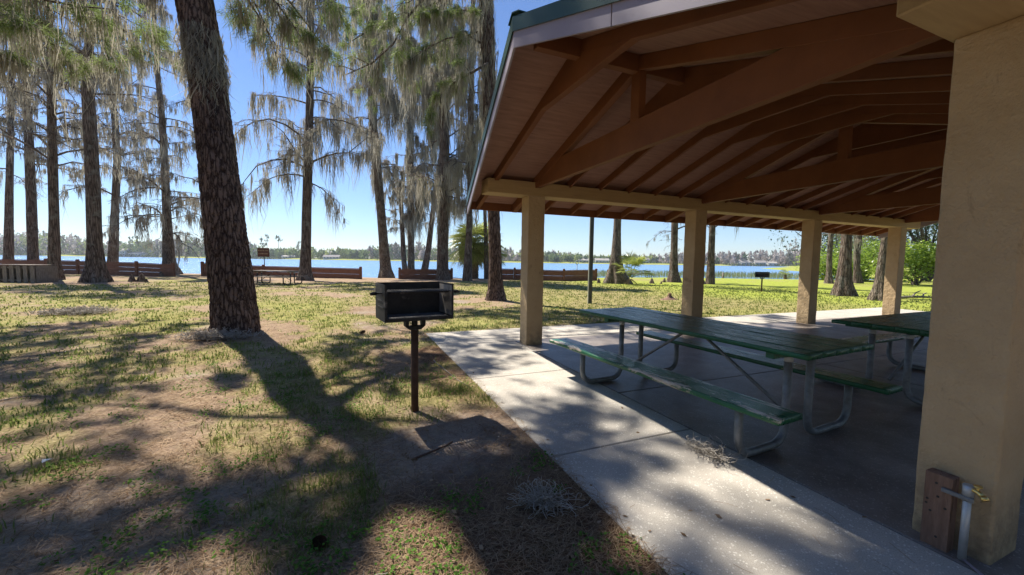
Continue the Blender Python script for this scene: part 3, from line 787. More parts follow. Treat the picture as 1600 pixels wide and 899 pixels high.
# ------------------------------------------------------------------ pines
def boughs(mb, mm, P, g, rad, dens=1.0, needle_n=34, nl=.2, nw=.0055, moss=200, mlen=.5, mw=.012, m1=7, m2=5, l1=.5):
    L = np.linalg.norm(P[:, -1] - P[:, 0], axis=1); K = P.shape[1]
    tubes(mb, P, rad[:, None] * (1 - .8 * np.linspace(0, 1, K))[None], 7)
    S, LS = ramify(P, m1, l1, g, 5, droop=.28, up=.05, s0=.25)
    tubes(mb, S, np.clip(.006 + .009 * LS, 0, .03)[:, None] * (1 - .7 * np.linspace(0, 1, 5))[None], 5)
    T3, L3 = ramify(S, m2, .42, g, 4, droop=.2, up=.05, s0=.3)
    tubes(mb, T3, np.full((len(T3), 1), .005) * np.linspace(1, .6, 4)[None], 4)
    for Q, pr in ((S, 1.0), (T3, .85)):
        c = Q[:, -1]; d = Q[:, -1] - Q[:, -2]; d /= np.linalg.norm(d, axis=1, keepdims=True)
        k = g.uniform(0, 1, len(c)) < pr * dens
        needles(mb, c[k], d[k], needle_n, nl, nw, g, mi=1)
    if moss:
        moss_on(mm, [(P, .2), (S, .45), (T3, .35)], moss, g, mlen, mw, 6, .05, .08)

# the big leaning pine
g = np.random.default_rng(77)
pts = TR['T8']; f, z0, z1 = axis_of(pts, 21, .07, .12)
org = np.array([-2.11, 9.11, 0.])
root = thing('pine_tree', 'big leaning pine with rough red-brown bark and a collar of moss, left of the grill', 'tree', org, group='tall pines on the lawn')
trunk('trunk', f, z0, 8.5, MAT['pine_bark'], root, org, n=230, dz=.022, flute=.16, seed=3, rough=.022)
ft, _, _ = axis_of(pts, 21, .07, .12)
trunk('upper_trunk', ft, 8.45, z1, MAT['pine_bark'], root, org, n=28, dz=.3, seed=3, k=.97)
P, L = primaries(f, 8.4, 20, 25, 5.2, g, rise=(.1, .6), droop=(.1, .5), taper=.6, az=lambda n, q: np.where(q.uniform(0, 1, n) < .8, q.uniform(R(75), R(300), n), q.uniform(0, 2 * PI, n)))
mb, mm = MB(), MB()
boughs(mb, mm, P, g, .02 + .014 * L, needle_n=28, nl=.24, nw=.016, moss=340, mlen=.6, mw=.03)
E8 = np.array([rs(e, 7) for e in [[(-2.6, 9.7, 7.6), (-1.6, 9.5, 7.6), (-.8, 9.4, 7.3), (-.2, 9.2, 6.8)], [(-2.7, 9.8, 7.9), (-1.9, 10.4, 7.9), (-1.1, 11, 7.4), (-.6, 11.4, 6.9)], [(-2.6, 9.7, 6.9), (-3.1, 9.7, 6.9), (-3.6, 9.8, 6.6)],
  [(-2.75, 9.85, 7.7), (-2.3, 10.2, 7.5), (-1.9, 10.6, 7.0), (-1.5, 11, 6.4)], [(-2.7, 9.8, 7.3), (-1.9, 9.7, 7.2), (-1.3, 9.9, 6.8), (-.9, 10.1, 6.3)], [(-2.8, 9.9, 7.9), (-2.2, 10.8, 7.8), (-1.9, 11.6, 7.3), (-1.7, 12.2, 6.7)]]])
boughs(mb, mm, E8, g, np.array([.05, .05, .035, .04, .04, .04]), needle_n=44, nw=.0065, moss=420, mlen=.4, mw=.010, l1=.4)
C8 = np.array([rs(e, 7) for e in [[(-3.1, 10.4, 11.8), (-3.5, 10.7, 12.8), (-4.0, 10.9, 14), (-4.6, 11.3, 15.2)],
  [(-3.2, 10.6, 13), (-3.3, 10.9, 14.2), (-3.5, 11.2, 15.2), (-3.7, 11.6, 16.4)], [(-3.2, 10.6, 13.4), (-3.1, 11.1, 14.4), (-3.2, 11.6, 15.4), (-3.3, 12.0, 16.2)]]])
boughs(mb, mm, C8, g, np.full(3, .09), needle_n=34, nl=.26, nw=.017, moss=420, mlen=.6, mw=.03, m1=8, m2=4, l1=.34)
mb.build('crown', [MAT['twig'], MAT['needle']], root, origin=org)
# collar of moss round the trunk
h = np.concatenate([g.uniform(5.1, 6.0, 260), g.uniform(4.6, 5.3, 60)]); c, r = f(h); a = g.normal(-1.15, 1.0, len(h))
c[:, 0] += np.cos(a) * r * 1.03; c[:, 1] += np.sin(a) * r * 1.03
c = np.repeat(c, 4, 0) + g.normal(0, .03, (len(c) * 4, 3))
strands(mm, c, g.uniform(.15, .6, len(c)), g.uniform(.005, .014, len(c)), g, .2)
mm.build('spanish_moss', MAT['moss'], root, origin=org)['kind'] = 'stuff'

# the second pine, beside the roof corner
g = np.random.default_rng(78)
pts = TR['T17']; f, z0, z1 = axis_of(pts, 21, .06, .15)
org = np.array([5.06, 13.74, 0.])
root = thing('pine_tree', 'upright pine rising behind the left edge of the shelter roof', 'tree', org, group='tall pines on the lawn')
trunk('trunk', f, z0, z1, MAT['pine_bark'], root, org, n=90, dz=.06, flute=.2, seed=8, rough=.018)
P, L = primaries(f, 11, 20, 20, 4.0, g, rise=(.1, .6), droop=(.1, .5))
mb, mm = MB(), MB()
boughs(mb, mm, P, g, .02 + .014 * L, needle_n=26, nl=.24, nw=.016, moss=300, mlen=.6, mw=.03)
A17 = [[(4.84, 14.5, 12.6), (4.48, 13.63, 12.9), (3.23, 14.02, 11.14), (2.2, 14.39, 10.39), (1.4, 14.6, 8.79), (.63, 14.87, 8.12), (-.09, 15.14, 7.82)],
       [(4.86, 14.4, 8.85), (4.69, 13.99, 8.64), (4.11, 14.2, 8.28), (3.61, 14.39, 7.97), (3.13, 14.55, 7.57), (2.73, 14.65, 6.63)],
       [(4.84, 14.6, 11.5), (3.6, 13.6, 11.2), (2.0, 13.2, 10.6), (.2, 13.0, 9.9), (-1.2, 12.8, 9.2), (-2.2, 12.6, 8.4)],
       [(4.84, 14.6, 11.9), (3.8, 15.2, 11.6), (2.6, 15.8, 11.0), (1.2, 16.2, 10.4), (0, 16.6, 9.6)],
       [(4.84, 14.6, 10.6), (4.2, 14.0, 10.4), (3.2, 13.6, 9.9), (2.4, 13.3, 9.4)],
       [(4.84, 14.6, 12.4), (3.4, 14.6, 12.3), (1.6, 14.4, 11.8), (-.4, 14.0, 11.0), (-1.8, 13.6, 10.2)],
       [(4.84, 14.6, 12.0), (3.6, 15.6, 12.2), (2.0, 16.4, 12.0), (.2, 17.2, 11.2)],
       [(4.84, 14.6, 10.2), (4.0, 15.2, 10.0), (3.0, 15.8, 9.4), (2.0, 16.2, 8.8)],
       [(4.84, 14.6, 11.2), (4.3, 13.2, 11.0), (3.6, 12.2, 10.6), (2.6, 11.4, 10.0)],
       [(4.84, 14.6, 9.6), (4.0, 14.2, 9.6), (3.2, 14.0, 9.2), (2.4, 13.9, 8.6), (1.8, 13.8, 8.0)]]
E = np.array([rs(e, 9) for e in A17])
boughs(mb, mm, E, g, np.array([.085, .06, .07, .06, .045, .06, .055, .04, .045, .04]), needle_n=46, nl=.22, nw=.009, moss=1300, mlen=.6, mw=.012, m1=11, m2=6, l1=.32)
mb.build('crown', [MAT['twig'], MAT['needle']], root, origin=org)
h = g.uniform(5.5, 13, 420); c, r = f(h); a = g.uniform(0, 2 * PI, len(h))
c[:, 0] += np.cos(a) * r * 1.05; c[:, 1] += np.sin(a) * r * 1.05
c = np.repeat(c, 4, 0) + g.normal(0, .05, (len(c) * 4, 3))
strands(mm, c, g.uniform(.2, .9, len(c)), g.uniform(.006, .018, len(c)), g, .08)
mm.build('spanish_moss', MAT['moss'], root, origin=org)['kind'] = 'stuff'

# the pine standing past the left edge, whose boughs reach into the picture
g = np.random.default_rng(79)
bx, by = -10.2, 12.2
pts = [(bx, by, 0, .42), (bx + .05, by, 2, .33), (bx + .1, by, 5, .29), (bx + .2, by, 9, .26)]
f, z0, z1 = axis_of(pts, 19, .06, .12)
org = np.array([bx, by, 0.])
root = thing('pine_tree', 'pine whose bright needle boughs and moss hang across the upper left corner', 'tree', org, group='tall pines on the lawn')
trunk('trunk', f, z0, z1, MAT['pine_bark'], root, org, n=60, dz=.1, flute=.2, seed=9, rough=.018)
P, L = primaries(f, 8.5, 18.5, 36, 5.0, g, rise=(.1, .6), droop=(.1, .5))
mb, mm = MB(), MB()
boughs(mb, mm, P, g, .02 + .014 * L, needle_n=26, nl=.24, nw=.016, moss=300, mlen=.6, mw=.03)
AL = [[(bx, by, 8.0), (-8.6, 12.6, 7.7), (-7.2, 12.4, 7.3), (-5.9, 12.2, 7.0), (-4.8, 11.9, 7.0)],
      [(bx, by, 7.4), (-8.9, 11.8, 7.3), (-7.6, 11.5, 6.9), (-6.4, 11.2, 6.4), (-5.6, 10.9, 5.9)],
      [(bx, by, 8.6), (-8.8, 12.0, 8.3), (-7.2, 11.6, 7.9), (-5.6, 11.2, 7.6), (-4.4, 10.8, 7.2)],
      [(bx, by, 7.0), (-9.2, 12.8, 6.8), (-8.2, 13.2, 6.4), (-7.2, 13.5, 6.0)],
      [(bx, by, 8.2), (-8.8, 13.2, 8.2), (-7.2, 13.9, 8.0), (-5.8, 14.4, 7.7), (-4.6, 14.8, 7.4)],
      [(bx, by, 7.8), (-9.4, 13.6, 7.8), (-8.4, 14.6, 7.5), (-7.4, 15.4, 7.2), (-6.6, 16, 7.0)],
      [(bx, by, 7.2), (-9.2, 11.4, 7.0), (-8.4, 10.8, 6.6), (-7.6, 10.4, 6.1)]]
E = np.array([rs(e, 9) for e in AL])
boughs(mb, mm, E, g, np.array([.06, .05, .06, .04, .05, .045, .04]), needle_n=54, nl=.22, nw=.008, moss=1200, mlen=.5, mw=.013, m1=12, m2=6, l1=.34)
mb.build('crown', [MAT['twig'], MAT['needle']], root, origin=org)
mm.build('spanish_moss', MAT['moss'], root, origin=org)['kind'] = 'stuff'
# ------------------------------------------------------------------ materials of the built things
def stucco(name, c1, c2):
    m, t, o = nt(name); v = coords(t)
    f = noisetex(t, v, 3, 6, .65); c = ramp(t, f, [(.3, c1), (.7, c2)])
    k = ramp(t, noisetex(t, coords(t, (1, 1, .5)), 5, 8, .75, 1.2), [(.60, 0.), (.70, 1.)])
    c = mixc(t, mathn(t, 'MULTIPLY', k, .6), c, (.20, .14, .08))
    sp = nd(t, 'ShaderNodeSeparateXYZ'); lk(t, v, sp.inputs[0])
    low = mathn(t, 'MULTIPLY', ramp(t, sp.outputs['Z'], [(.02, 1.), (.42, 0.)]), ramp(t, noisetex(t, v, 11, 7, .75), [(.38, 0.), (.62, 1.)]))
    c = mixc(t, mathn(t, 'MULTIPLY', low, .75), c, (.16, .12, .085))
    h = mathn(t, 'ADD', noisetex(t, v, 14, 6, .6), mathn(t, 'MULTIPLY', noisetex(t, v, 70, 4, .7), .35))
    bsdf(t, o, c, .85, bump(t, h, .8, .03), .25); return m
MAT['stucco'] = stucco('tan_stucco', (.455, .33, .19), (.535, .40, .24))
MAT['tanwood'] = simple('tan_painted_beam', (.37, .255, .125), (.44, .31, .155), 3, .7, .25, 40, .006, (1, 8, 8), stain=((.2, .13, .07), 2.2, .66))
MAT['redwood'] = simple('brown_painted_timber', (.15, .052, .017), (.20, .074, .026), 3, .65, .3, 30, .005, (1, 1, 1), stain=((.2, .10, .05), 9, .72))
MAT['ply'] = simple('brown_painted_plywood', (.24, .127, .09), (.34, .19, .14), 2.5, .8, .35, 12, .008, (1, 9, 9), stain=((.09, .035, .022), 4, .655))
MAT['white_metal'] = simple('white_fascia_metal', (.26, .22, .27), (.31, .27, .31), 2, .45, .05, 10, .002, spec=.5)
MAT['green_metal'] = simple('green_roof_metal', (.012, .045, .032), (.02, .06, .042), 2, .35, .05, 10, .002, spec=.5)

def green_paint():
    m, t, o = nt('worn_green_paint'); v = coords(t, (9, 1.2, 9)); v1 = coords(t)
    f = noisetex(t, v, 3, 6, .7); c = ramp(t, f, [(.3, (.010, .075, .032)), (.7, (.026, .145, .066))])
    w = noisetex(t, coords(t, (3, .9, 3)), 2.6, 7, .72, .5)
    wr = attr(t, 'rnd')
    k = ramp(t, mathn(t, 'ADD', w, mathn(t, 'MULTIPLY', wr, .25)), [(.64, 0.), (.68, 1.)])
    wood = ramp(t, noisetex(t, v, 6, 5), [(.3, (.34, .24, .17)), (.6, (.62, .55, .45))])
    c = mixc(t, k, c, wood)
    h = mathn(t, 'ADD', noisetex(t, v, 14, 6, .7), mathn(t, 'MULTIPLY', k, -.5))
    bsdf(t, o, c, ramp(t, f, [(.3, .2), (.7, .42)]), bump(t, h, .45, .006), .38); return m
MAT['green'] = green_paint()
MAT['galv'] = simple('galvanised_pipe', (.13, .137, .142), (.25, .26, .265), 14, .5, .12, 40, .003, spec=.4, metal=.25, stain=((.14, .12, .10), 6, .68))
MAT['newgalv'] = simple('bright_galvanised', (.38, .40, .41), (.52, .54, .55), 14, .42, .1, 40, .003, spec=.5, metal=.4)
MAT['iron'] = simple('sooty_steel', (.018, .016, .015), (.05, .045, .042), 8, .6, .4, 40, .004, spec=.4, metal=.2, stain=((.26, .235, .21), 5, .60))
MAT['sunlit_ash'] = simple('sunlit_ash_steel', (.10, .09, .08), (.40, .36, .31), 7, .8, .4, 40, .004)  # pale ash coat with the sunlight put into its colour
MAT['ash'] = simple('grey_ash', (.05, .05, .05), (.2, .19, .18), 30, .95, .8, 50, .02)
MAT['rust'] = simple('rusty_pipe', (.06, .032, .022), (.12, .065, .042), 9, .8, .4, 50, .004)
MAT['plank'] = simple('weathered_red_plank', (.13, .055, .032), (.26, .125, .075), 3, .85, .5, 14, .01, (1, 1, 9), stain=((.38, .3, .22), 4, .7))
MAT['oldwood'] = simple('old_brown_post', (.15, .085, .058), (.30, .185, .13), 5, .85, .6, 18, .01, (6, 6, 1), stain=((.05, .03, .022), 5, .58))
MAT['greywood'] = simple('grey_weathered_wood', (.12, .10, .085), (.29, .25, .20), 5, .9, .5, 20, .01, (6, 6, 1))
MAT['brass'] = simple('brass', (.62, .45, .14), (.75, .56, .22), 10, .3, .05, 20, .001, metal=1., spec=.5)
MAT['hw'] = simple('pale_sticker', (.45, .45, .44), (.55, .55, .53), 4, .6, .1)
MAT['darkpaint'] = simple('dark_post_paint', (.055, .06, .045), (.10, .105, .08), 5, .6, .2, 30, .004)
MAT['palepaint'] = simple('pale_post_paint', (.30, .31, .25), (.40, .41, .33), 5, .6, .2, 30, .004)

# ------------------------------------------------------------------ the shelter
YC = 3.68
PO = (9.0, YC, 0)
pav = thing('picnic_shelter', 'open gabled picnic shelter with tan pillars, brown rafters and green metal roof', 'shelter', PO)
def zb(y): return 3.69 - abs(y - YC) / 3
DP = .13
colx = [2.88, 6.80, 10.80, 14.80]

def column(x0, x1, y0, y1, z1, amp, cuts):
    b = BM(); b.box((x0, y0, -.02), (x1, y1, z1), .012, seg=2)
    lng = [e for e in b.b.edges if abs(e.verts[0].co.z - e.verts[1].co.z) > 1]
    bmesh.ops.subdivide_edges(b.b, edges=lng, cuts=cuts, use_grid_fill=True)
    hor = [e for e in b.b.edges if abs(e.verts[0].co.z - e.verts[1].co.z) < .01 and e.calc_length() > .1 and .05 < e.verts[0].co.z < z1 - .05]
    bmesh.ops.subdivide_edges(b.b, edges=hor, cuts=12, use_grid_fill=True)
    cx, cy = (x0 + x1) / 2, (y0 + y1) / 2
    for v in b.b.verts:
        p = v.co; n1 = mnoise.noise(p * 5) + .5 * mnoise.noise(p * 17)
        edge = min(1, max(0, (abs(p.x - cx) / (x1 - x0) * 2 - .93) / .05)) * min(1, max(0, (abs(p.y - cy) / (y1 - y0) * 2 - .93) / .05))
        d = amp * n1 - edge * .006 * max(0, mnoise.noise(Vector((p.x, p.y, p.z * 9))) + .25)
        v.co += Vector((p.x - cx, p.y - cy, 0)).normalized() * d
    for fc in b.b.faces: fc.smooth = False
    return b.build('column', MAT['stucco'], pav, PO)
for k, x in enumerate(colx):
    column(x, x + .32, 6.25, 6.55, 2.64, .003, 60)
    column(x if k else 2.96, x + .32 if k else 3.28, .80, 1.10, 2.70, .0035, 200 if k == 0 else 60)
for y0, y1, xs, z0 in ((6.232, 6.57, 2.12, 2.64), (.775, 1.122, 2.45, 2.70)):
    b = BM(); b.box((xs, y0, z0), (15.8, y1, 2.875), .008); b.build('beam', MAT['tanwood'], pav, PO)

def rprism(b, x0, x1, side, ya, yb, off0, off1):
    """Sloped member between y=ya and yb (distance from ridge), vertical offsets over the rafter underside line."""
    pts = []
    for d, o in ((ya, off0), (yb, off0), (yb, off1), (ya, off1)):
        pts.append((YC + side * d, 3.69 - d / 3 + o))
    b.prism(pts, x0, x1, 0, .003)
EV = 3.59                                       # eave distance from the ridge
def rafter(x, w=.04, collar=True):
    b = BM()
    rprism(b, x - w / 2, x + w / 2, 1, .0, EV, 0, DP - .003); rprism(b, x - w / 2 - .001, x + w / 2 + .001, -1, .0, EV, 0, DP - .003)
    if collar: b.prism([(YC - .87, 3.405), (YC + .87, 3.405), (YC + .03, 3.684), (YC - .03, 3.684)], x - w / 2 - .004, x + w / 2 + .004, 0, .003)
    b.build('rafter', MAT['redwood'], pav, PO)
rafter(2.28, .075)
rafter(15.75, .075)
TX = [3.04, 6.96, 10.96, 14.96]
for a, bx_ in zip(TX, TX[1:]):
    for j in range(5): rafter(a + (bx_ - a) / 6 * (j + 1))
for x in TX:
    b = BM(); rprism(b, x - .05, x + .05, 1, 0, EV, -.03, DP - .004); rprism(b, x - .051, x + .051, -1, 0, EV, -.03, DP - .004)
    tr = b.build('truss', MAT['redwood'], pav, PO)
    b = BM(); b.prism([(.86, 2.775), (6.5, 2.775), (6.5, 2.83), (5.72, 3.11), (1.64, 3.11), (.86, 2.83)], x - .045, x + .045, 0, .004); b.build('bottom_chord', MAT['redwood'], tr, PO)
    b = BM(); b.box((x - .047, YC - .07, 3.105), (x + .047, YC + .07, 3.70), .003); b.build('king_post', MAT['redwood'], tr, PO)
b = BM(); b.box((1.74, YC - .045, 3.625), (3.78, YC + .045, 3.81), .003); b.build('outlooker', MAT['redwood'], pav, PO)
# blocking between rafters over the two beams
xs = sorted([2.28, 15.75] + TX + [a + (c_ - a) / 6 * (j + 1) for a, c_ in zip(TX, TX[1:]) for j in range(5)])
for y in (6.44, .92):
    for a, c_ in zip(xs, xs[1:]):
        b = BM(); zt = zb(y) + DP - .012; b.box((a + .06, y - .012, 2.80), (c_ - .06, y + .012, zt), .002); b.build('blocking', MAT['ply'], pav, PO)
# deck, roof skin and edges; the rakes run out to a point at each ridge end
XA, XE, XF, XG = 1.53, 2.10, 15.92, 16.5
def slope_sheet(name, mat, lift, th, over=.0, ridge=.0):
    b = BM()
    for sd in (1, -1):
        P = []
        for dz in (0, th):
            for xx, dd in ((XA - over, ridge), (XE - over, EV + over), (XF + over, EV + over), (XG + over, ridge)):
                P.append((xx, YC + sd * dd, 3.69 - dd / 3 + lift + dz))
        b.hexa(P)
    return b.build(name, mat, pav, PO)
slope_sheet('roof_deck', MAT['ply'], DP, .02)
rp = slope_sheet('roof_panel', MAT['green_metal'], DP + .026, .02, .03)
b = BM()
for sd in (1, -1):
    for k in range(33):
        x = 2.3 + k * .4
        P = []
        for dz in (0, .03):
            for xx, dd in ((x, .06), (x, EV + .02), (x + .03, EV + .02), (x + .03, .06)): P.append((xx, YC + sd * dd, 3.69 - dd / 3 + DP + .047 + dz))
        b.hexa(P)
b.build('standing_seam', MAT['green_metal'], rp, PO)
b = BM()
for sd in (1, -1):
    P = []
    for dz in (.0, .012):
        for xx, dd in ((XA - .05, 0), (XA - .035, .13), (XG + .035, .13), (XG + .05, 0)): P.append((xx, YC + sd * dd, 3.69 - dd / 3 + DP + .080 + dz))
    b.hexa(P)
b.build('ridge_cap', MAT['green_metal'], pav, PO)
def rake(name, mat, z0, z1, th, push, end, splits=(0, 1), gap=0.):
    for sd in (1, -1):
        xa, xe = (XA, XE) if end == 0 else (XG, XF)
        sg = -1 if end == 0 else 1
        for s0, s1 in zip(splits, splits[1:]):
            b = BM(); P = []
            e0 = gap if s0 > 0 else 0; e1 = gap if s1 < 1 else 0
            for zz in (z0, z1):
                for f_, dp in ((s0 + e0, 0), (s1 - e1, 0), (s1 - e1, th), (s0 + e0, th)):
                    d = f_ * (EV + .02); x = xa + (xe - xa) * f_ + sg * (push + dp)
                    P.append((x, YC + sd * d, 3.69 - d / 3 + zz))
            b.hexa(P); b.build(name, mat, pav, PO)
for e in (0, 1):
    rake('fascia', MAT['white_metal'], -.105, .055, .022, .004, e, (0, .36, .82, 1), .0015)
    rake('rake_trim', MAT['green_metal'], .045, .182, .012, .030, e)
for sd in (1, -1):
    b = BM(); d0 = EV + .012
    lo, hi = sorted((YC + sd * d0, YC + sd * (d0 + .035)))
    b.box((XE + .0, lo, 2.475), (XF, hi, 2.655), .003); b.build('eave_board', MAT['redwood'], pav, PO)
    lo, hi = sorted((YC + sd * (d0 + .038), YC + sd * (d0 + .055)))
    b = BM(); b.box((XE - .02, lo, 2.53), (XF + .02, hi, 2.69), .003); b.build('gutter', MAT['green_metal'], pav, PO)

# ------------------------------------------------------------------ picnic tables
def board(x0, x1, y0, y1, z0, z1, worn, mat, seed, name, parent, warp=.004):
    """A plank with slightly uneven faces; 'rnd' carries how worn each spot is."""
    ny, nx = 48, 5
    us = np.linspace(0, 1, nx); ve = np.linspace(0, 1, ny)
    ring = [(0, 0), (.06, -.0), (.5, 0), (.94, 0), (1, 0), (1, .12), (1, .88), (1, 1), (.94, 1), (.5, 1), (.06, 1), (0, 1), (0, .88), (0, .12)]
    V = []; W = []
    for i, v in enumerate(ve):
        y = y0 + (y1 - y0) * v
        for u, q in ring:
            x = x0 + (x1 - x0) * u; z = z0 + (z1 - z0) * q
            if (u in (0, 1)) and q in (0, 1): x += (.004 if u == 0 else -.004)
            n1 = mnoise.noise(Vector((x * 3 + seed, y * 1.4, z * 3)))
            n2 = mnoise.noise(Vector((x * 9 + seed, y * 7, z * 9)))
            V.append((x + .002 * n2, y, z + warp * n1 + .001 * n2))
            e = max(0, 1 - min(u, 1 - u) / .2) * (q > .5)
            W.append(worn * (.35 + .65 * e) + worn * .6 * mnoise.noise(Vector((seed, y * 1.1, u * 2))))
    n = len(ring); idx = np.arange(ny * n).reshape(ny, n)
    Q = np.stack([idx[:-1], np.roll(idx[:-1], -1, 1), np.roll(idx[1:], -1, 1), idx[1:]], -1)
    mb = MB(); mb.add(V, Q, rnd=np.array(W))
    c0 = len(V); mb.add([np.mean(V[:n], axis=0), np.mean(V[-n:], axis=0)])
    T = [(c0, (k + 1) % n, k) for k in range(n)] + [(c0 + 1, idx[-1, k], idx[-1, (k + 1) % n]) for k in range(n)]
    mb.T.append(np.array(T)); mb.tm.append(np.zeros(len(T)))
    return mb.build(name, mat, parent)

def picnic_table(name, label, group, top, pipe, zt=.85, zbn=.46, Lt=2.8, wear=-.35, bwear=(.62, .2)):
    r = thing(name, label, 'picnic table', group=group)
    n = 5; wv = .98 / n
    for k in range(n):
        x0 = -.49 + k * wv
        board(x0 + .004, x0 + wv - .004, -Lt / 2, Lt / 2, zt - .04, zt, wear, top, 3 + k * 5.3, 'tabletop_plank', r)
    for sx, wr in ((-1, bwear[0]), (1, bwear[1])):
        cx = sx * .765
        board(cx - .142, cx + .142, -1.46, 1.46, zbn - .042, zbn, wr, top, 40 + sx * 9, 'bench_plank', r, .006)
    pr = .031
    for y in (-1.12, .86):
        for sx, xt in ((-1, -.20), (1, .13)):
            xb = sx * .80
            pts = rounded([(xb, y, zbn - .043), (xb, y, pr), (xt, y, pr), (xt, y, zt - .042)], .17, 8)
            b = BM(); b.tube(pts, pr, 14)
            o = b.build('pipe_leg', pipe, r)
            b = BM(); b.box((xb - .075, y - .03, zbn - .0455), (xb + .12, y + .03, zbn - .0425), .001); b.build('bracket', pipe, o)
            b = BM(); zb_ = zt - .14; b.tube([(xt, y, zb_), (xt, y, zb_ + .045)], pr + .003, 14); b.build('pipe_collar', MAT['hw'], o)
        b = BM(); b.box((-.46, y - .035, zt - .09), (.46, y + .035, zt - .042), .004); b.build('cross_bearer', top, r)
    for ya, yb in ((-1.08, -.12), (.82, -.02)):
        b = BM(); b.tube([(-.03, ya, .20), (-.03, yb, zt - .06)], .016, 10); b.build('diagonal_brace', pipe, r)
    return r
PT = 'green picnic tables under the shelter'
t1 = picnic_table('picnic_table', 'green plank picnic table whose near bench edge is chipped to bare wood', PT, MAT['green'], MAT['galv'])
t1.location = (3.45, 3.18, 0); t1.rotation_euler = (0, 0, R(3.6))
t2 = dup(t1, (6.80, 2.42, 0), R(-90 + 2), 'second green picnic table, half hidden behind the nearest tan pillar', PT)
PG = 'grey picnic tables near the lake'
t3 = picnic_table('picnic_table', 'weathered grey picnic table on the lawn just right of the big leaning pine', PG, MAT['greywood'], MAT['iron'], zt=.78, zbn=.46, Lt=2.3, wear=-1, bwear=(-1, -1))
t3.location = (-4.0, 25.6, float(gz(-4.0, 25.6))); t3.rotation_euler = (0, 0, R(62))
t4 = dup(t3, (28.6, 33.6, float(gz(28.6, 33.6))), R(70), 'small far picnic table at the water edge beside the palmetto trunk', PG)

# ------------------------------------------------------------------ park grills
def grill(label, group, zb0=.94):
    r = thing('park_grill', label, 'grill', group=group)
    b = BM()
    w, d, h = .66, .40, .345
    t = .006
    b.box((-w / 2, -d / 2, zb0), (w / 2, d / 2, zb0 + t), .001)
    b.box((-w / 2, d / 2 - t, zb0 + t + .001), (w / 2, d / 2, zb0 + h), .001)
    for sx in (-1, 1):
        x = sx * (w / 2 - t / 2)
        b.prism([(-d / 2, zb0 + t + .001), (d / 2 - t - .001, zb0 + t + .001), (d / 2 - t - .001, zb0 + h), (-d / 2, zb0 + h)], x - t / 2, x + t / 2, 0, .001)
        for k in range(3):
            b.box((sx * (w / 2 + .001) - .004 * (sx < 0), -d / 2 + .03 + .02 * k, zb0 + .12 + .06 * k), (sx * (w / 2 + .001) + .004 * (sx > 0), d / 2 - .1, zb0 + .135 + .06 * k), .001)
        b.box((sx * (w / 2 - .012) - .010, -d / 2 - .004, zb0 + .02), (sx * (w / 2 - .012) + .010, -d / 2 - .0005, zb0 + h), .001)
    b.box((-w / 2 + .02, -d / 2 - .002, zb0 + t + .001), (w / 2 - .02, -d / 2 + .004, zb0 + .035), .001)
    fb = b.build('firebox', MAT['iron'], r)
    b = BM(); b.box((-w / 2 + .01, -d / 2 + .01, zb0 + t + .001), (w / 2 - .01, d / 2 - .012, zb0 + .02), .004); b.build('ash_bed', MAT['ash'], r)
    b = BM(); b.box((w / 2 - t - .004, -d / 2 + .012, zb0 + .03), (w / 2 - t - .001, d / 2 - .02, zb0 + h - .02), .001); b.build('sunlit_liner', MAT['sunlit_ash'], fb)  # plate added to paint the right wall as sunlit and ash-coated
    b = BM(); zg = zb0 + .26
    b.tube([(-w / 2 - .07, -.09, zg), (w / 2 + .05, -.09, zg)], .009, 8)
    b.tube([(-w / 2 + .01, .09, zg), (w / 2 - .01, .09, zg)], .008, 8)
    for k in range(24):
        x = -w / 2 + .03 + k * (w - .06) / 23
        b.tube([(x, -.19, zg + .014), (x, .12, zg + .014)], .006, 6)
    b.build('grate', MAT['iron'], r)
    for sx in (-1, 1):
        b = BM(); x = sx * (w / 2 + .05)
        b.tube([(x, -.09, zg), (x + sx * .03, -.09, zg), (x + sx * .055, -.09, zg - .006)], [.016, .017, .012], 10); b.build('coil_handle', MAT['iron'], r)
    b = BM(); b.tube([(0, 0, -.12), (0, 0, zb0 - .085)], .036, 18); b.build('post', MAT['rust'], r)
    b = BM()
    b.box((-.10, -.045, zb0 - .012), (.10, .045, zb0 - .001), .002)
    for x in (-.083, .083): b.box((x - .017, -.04, zb0 - .075), (x + .017, .04, zb0 - .013), .003)
    b.prism([(-.10, zb0 - .076), (.10, zb0 - .076), (.055, zb0 - .112), (-.055, zb0 - .112)], -.04, .04, 1, .003)
    b.tube([(0, 0, zb0 - .1), (0, 0, zb0 - .013)], .030, 14)
    b.build('bracket', MAT['iron'], r)
    return r
PGR = 'black post-mounted park grills'
g1 = grill('black steel grill on a rusty post standing beside the concrete walk', PGR)
g1.location = (.58, 3.9, float(gz(.58, 3.9))); g1.rotation_euler = (0, 0, R(8))
g2 = dup(g1, (21.1, 14.7, float(gz(21.1, 14.7))), R(-60), 'small distant grill on the bright lawn between the second and third columns', PGR)
g2.scale = (1.0, 1.0, .86)

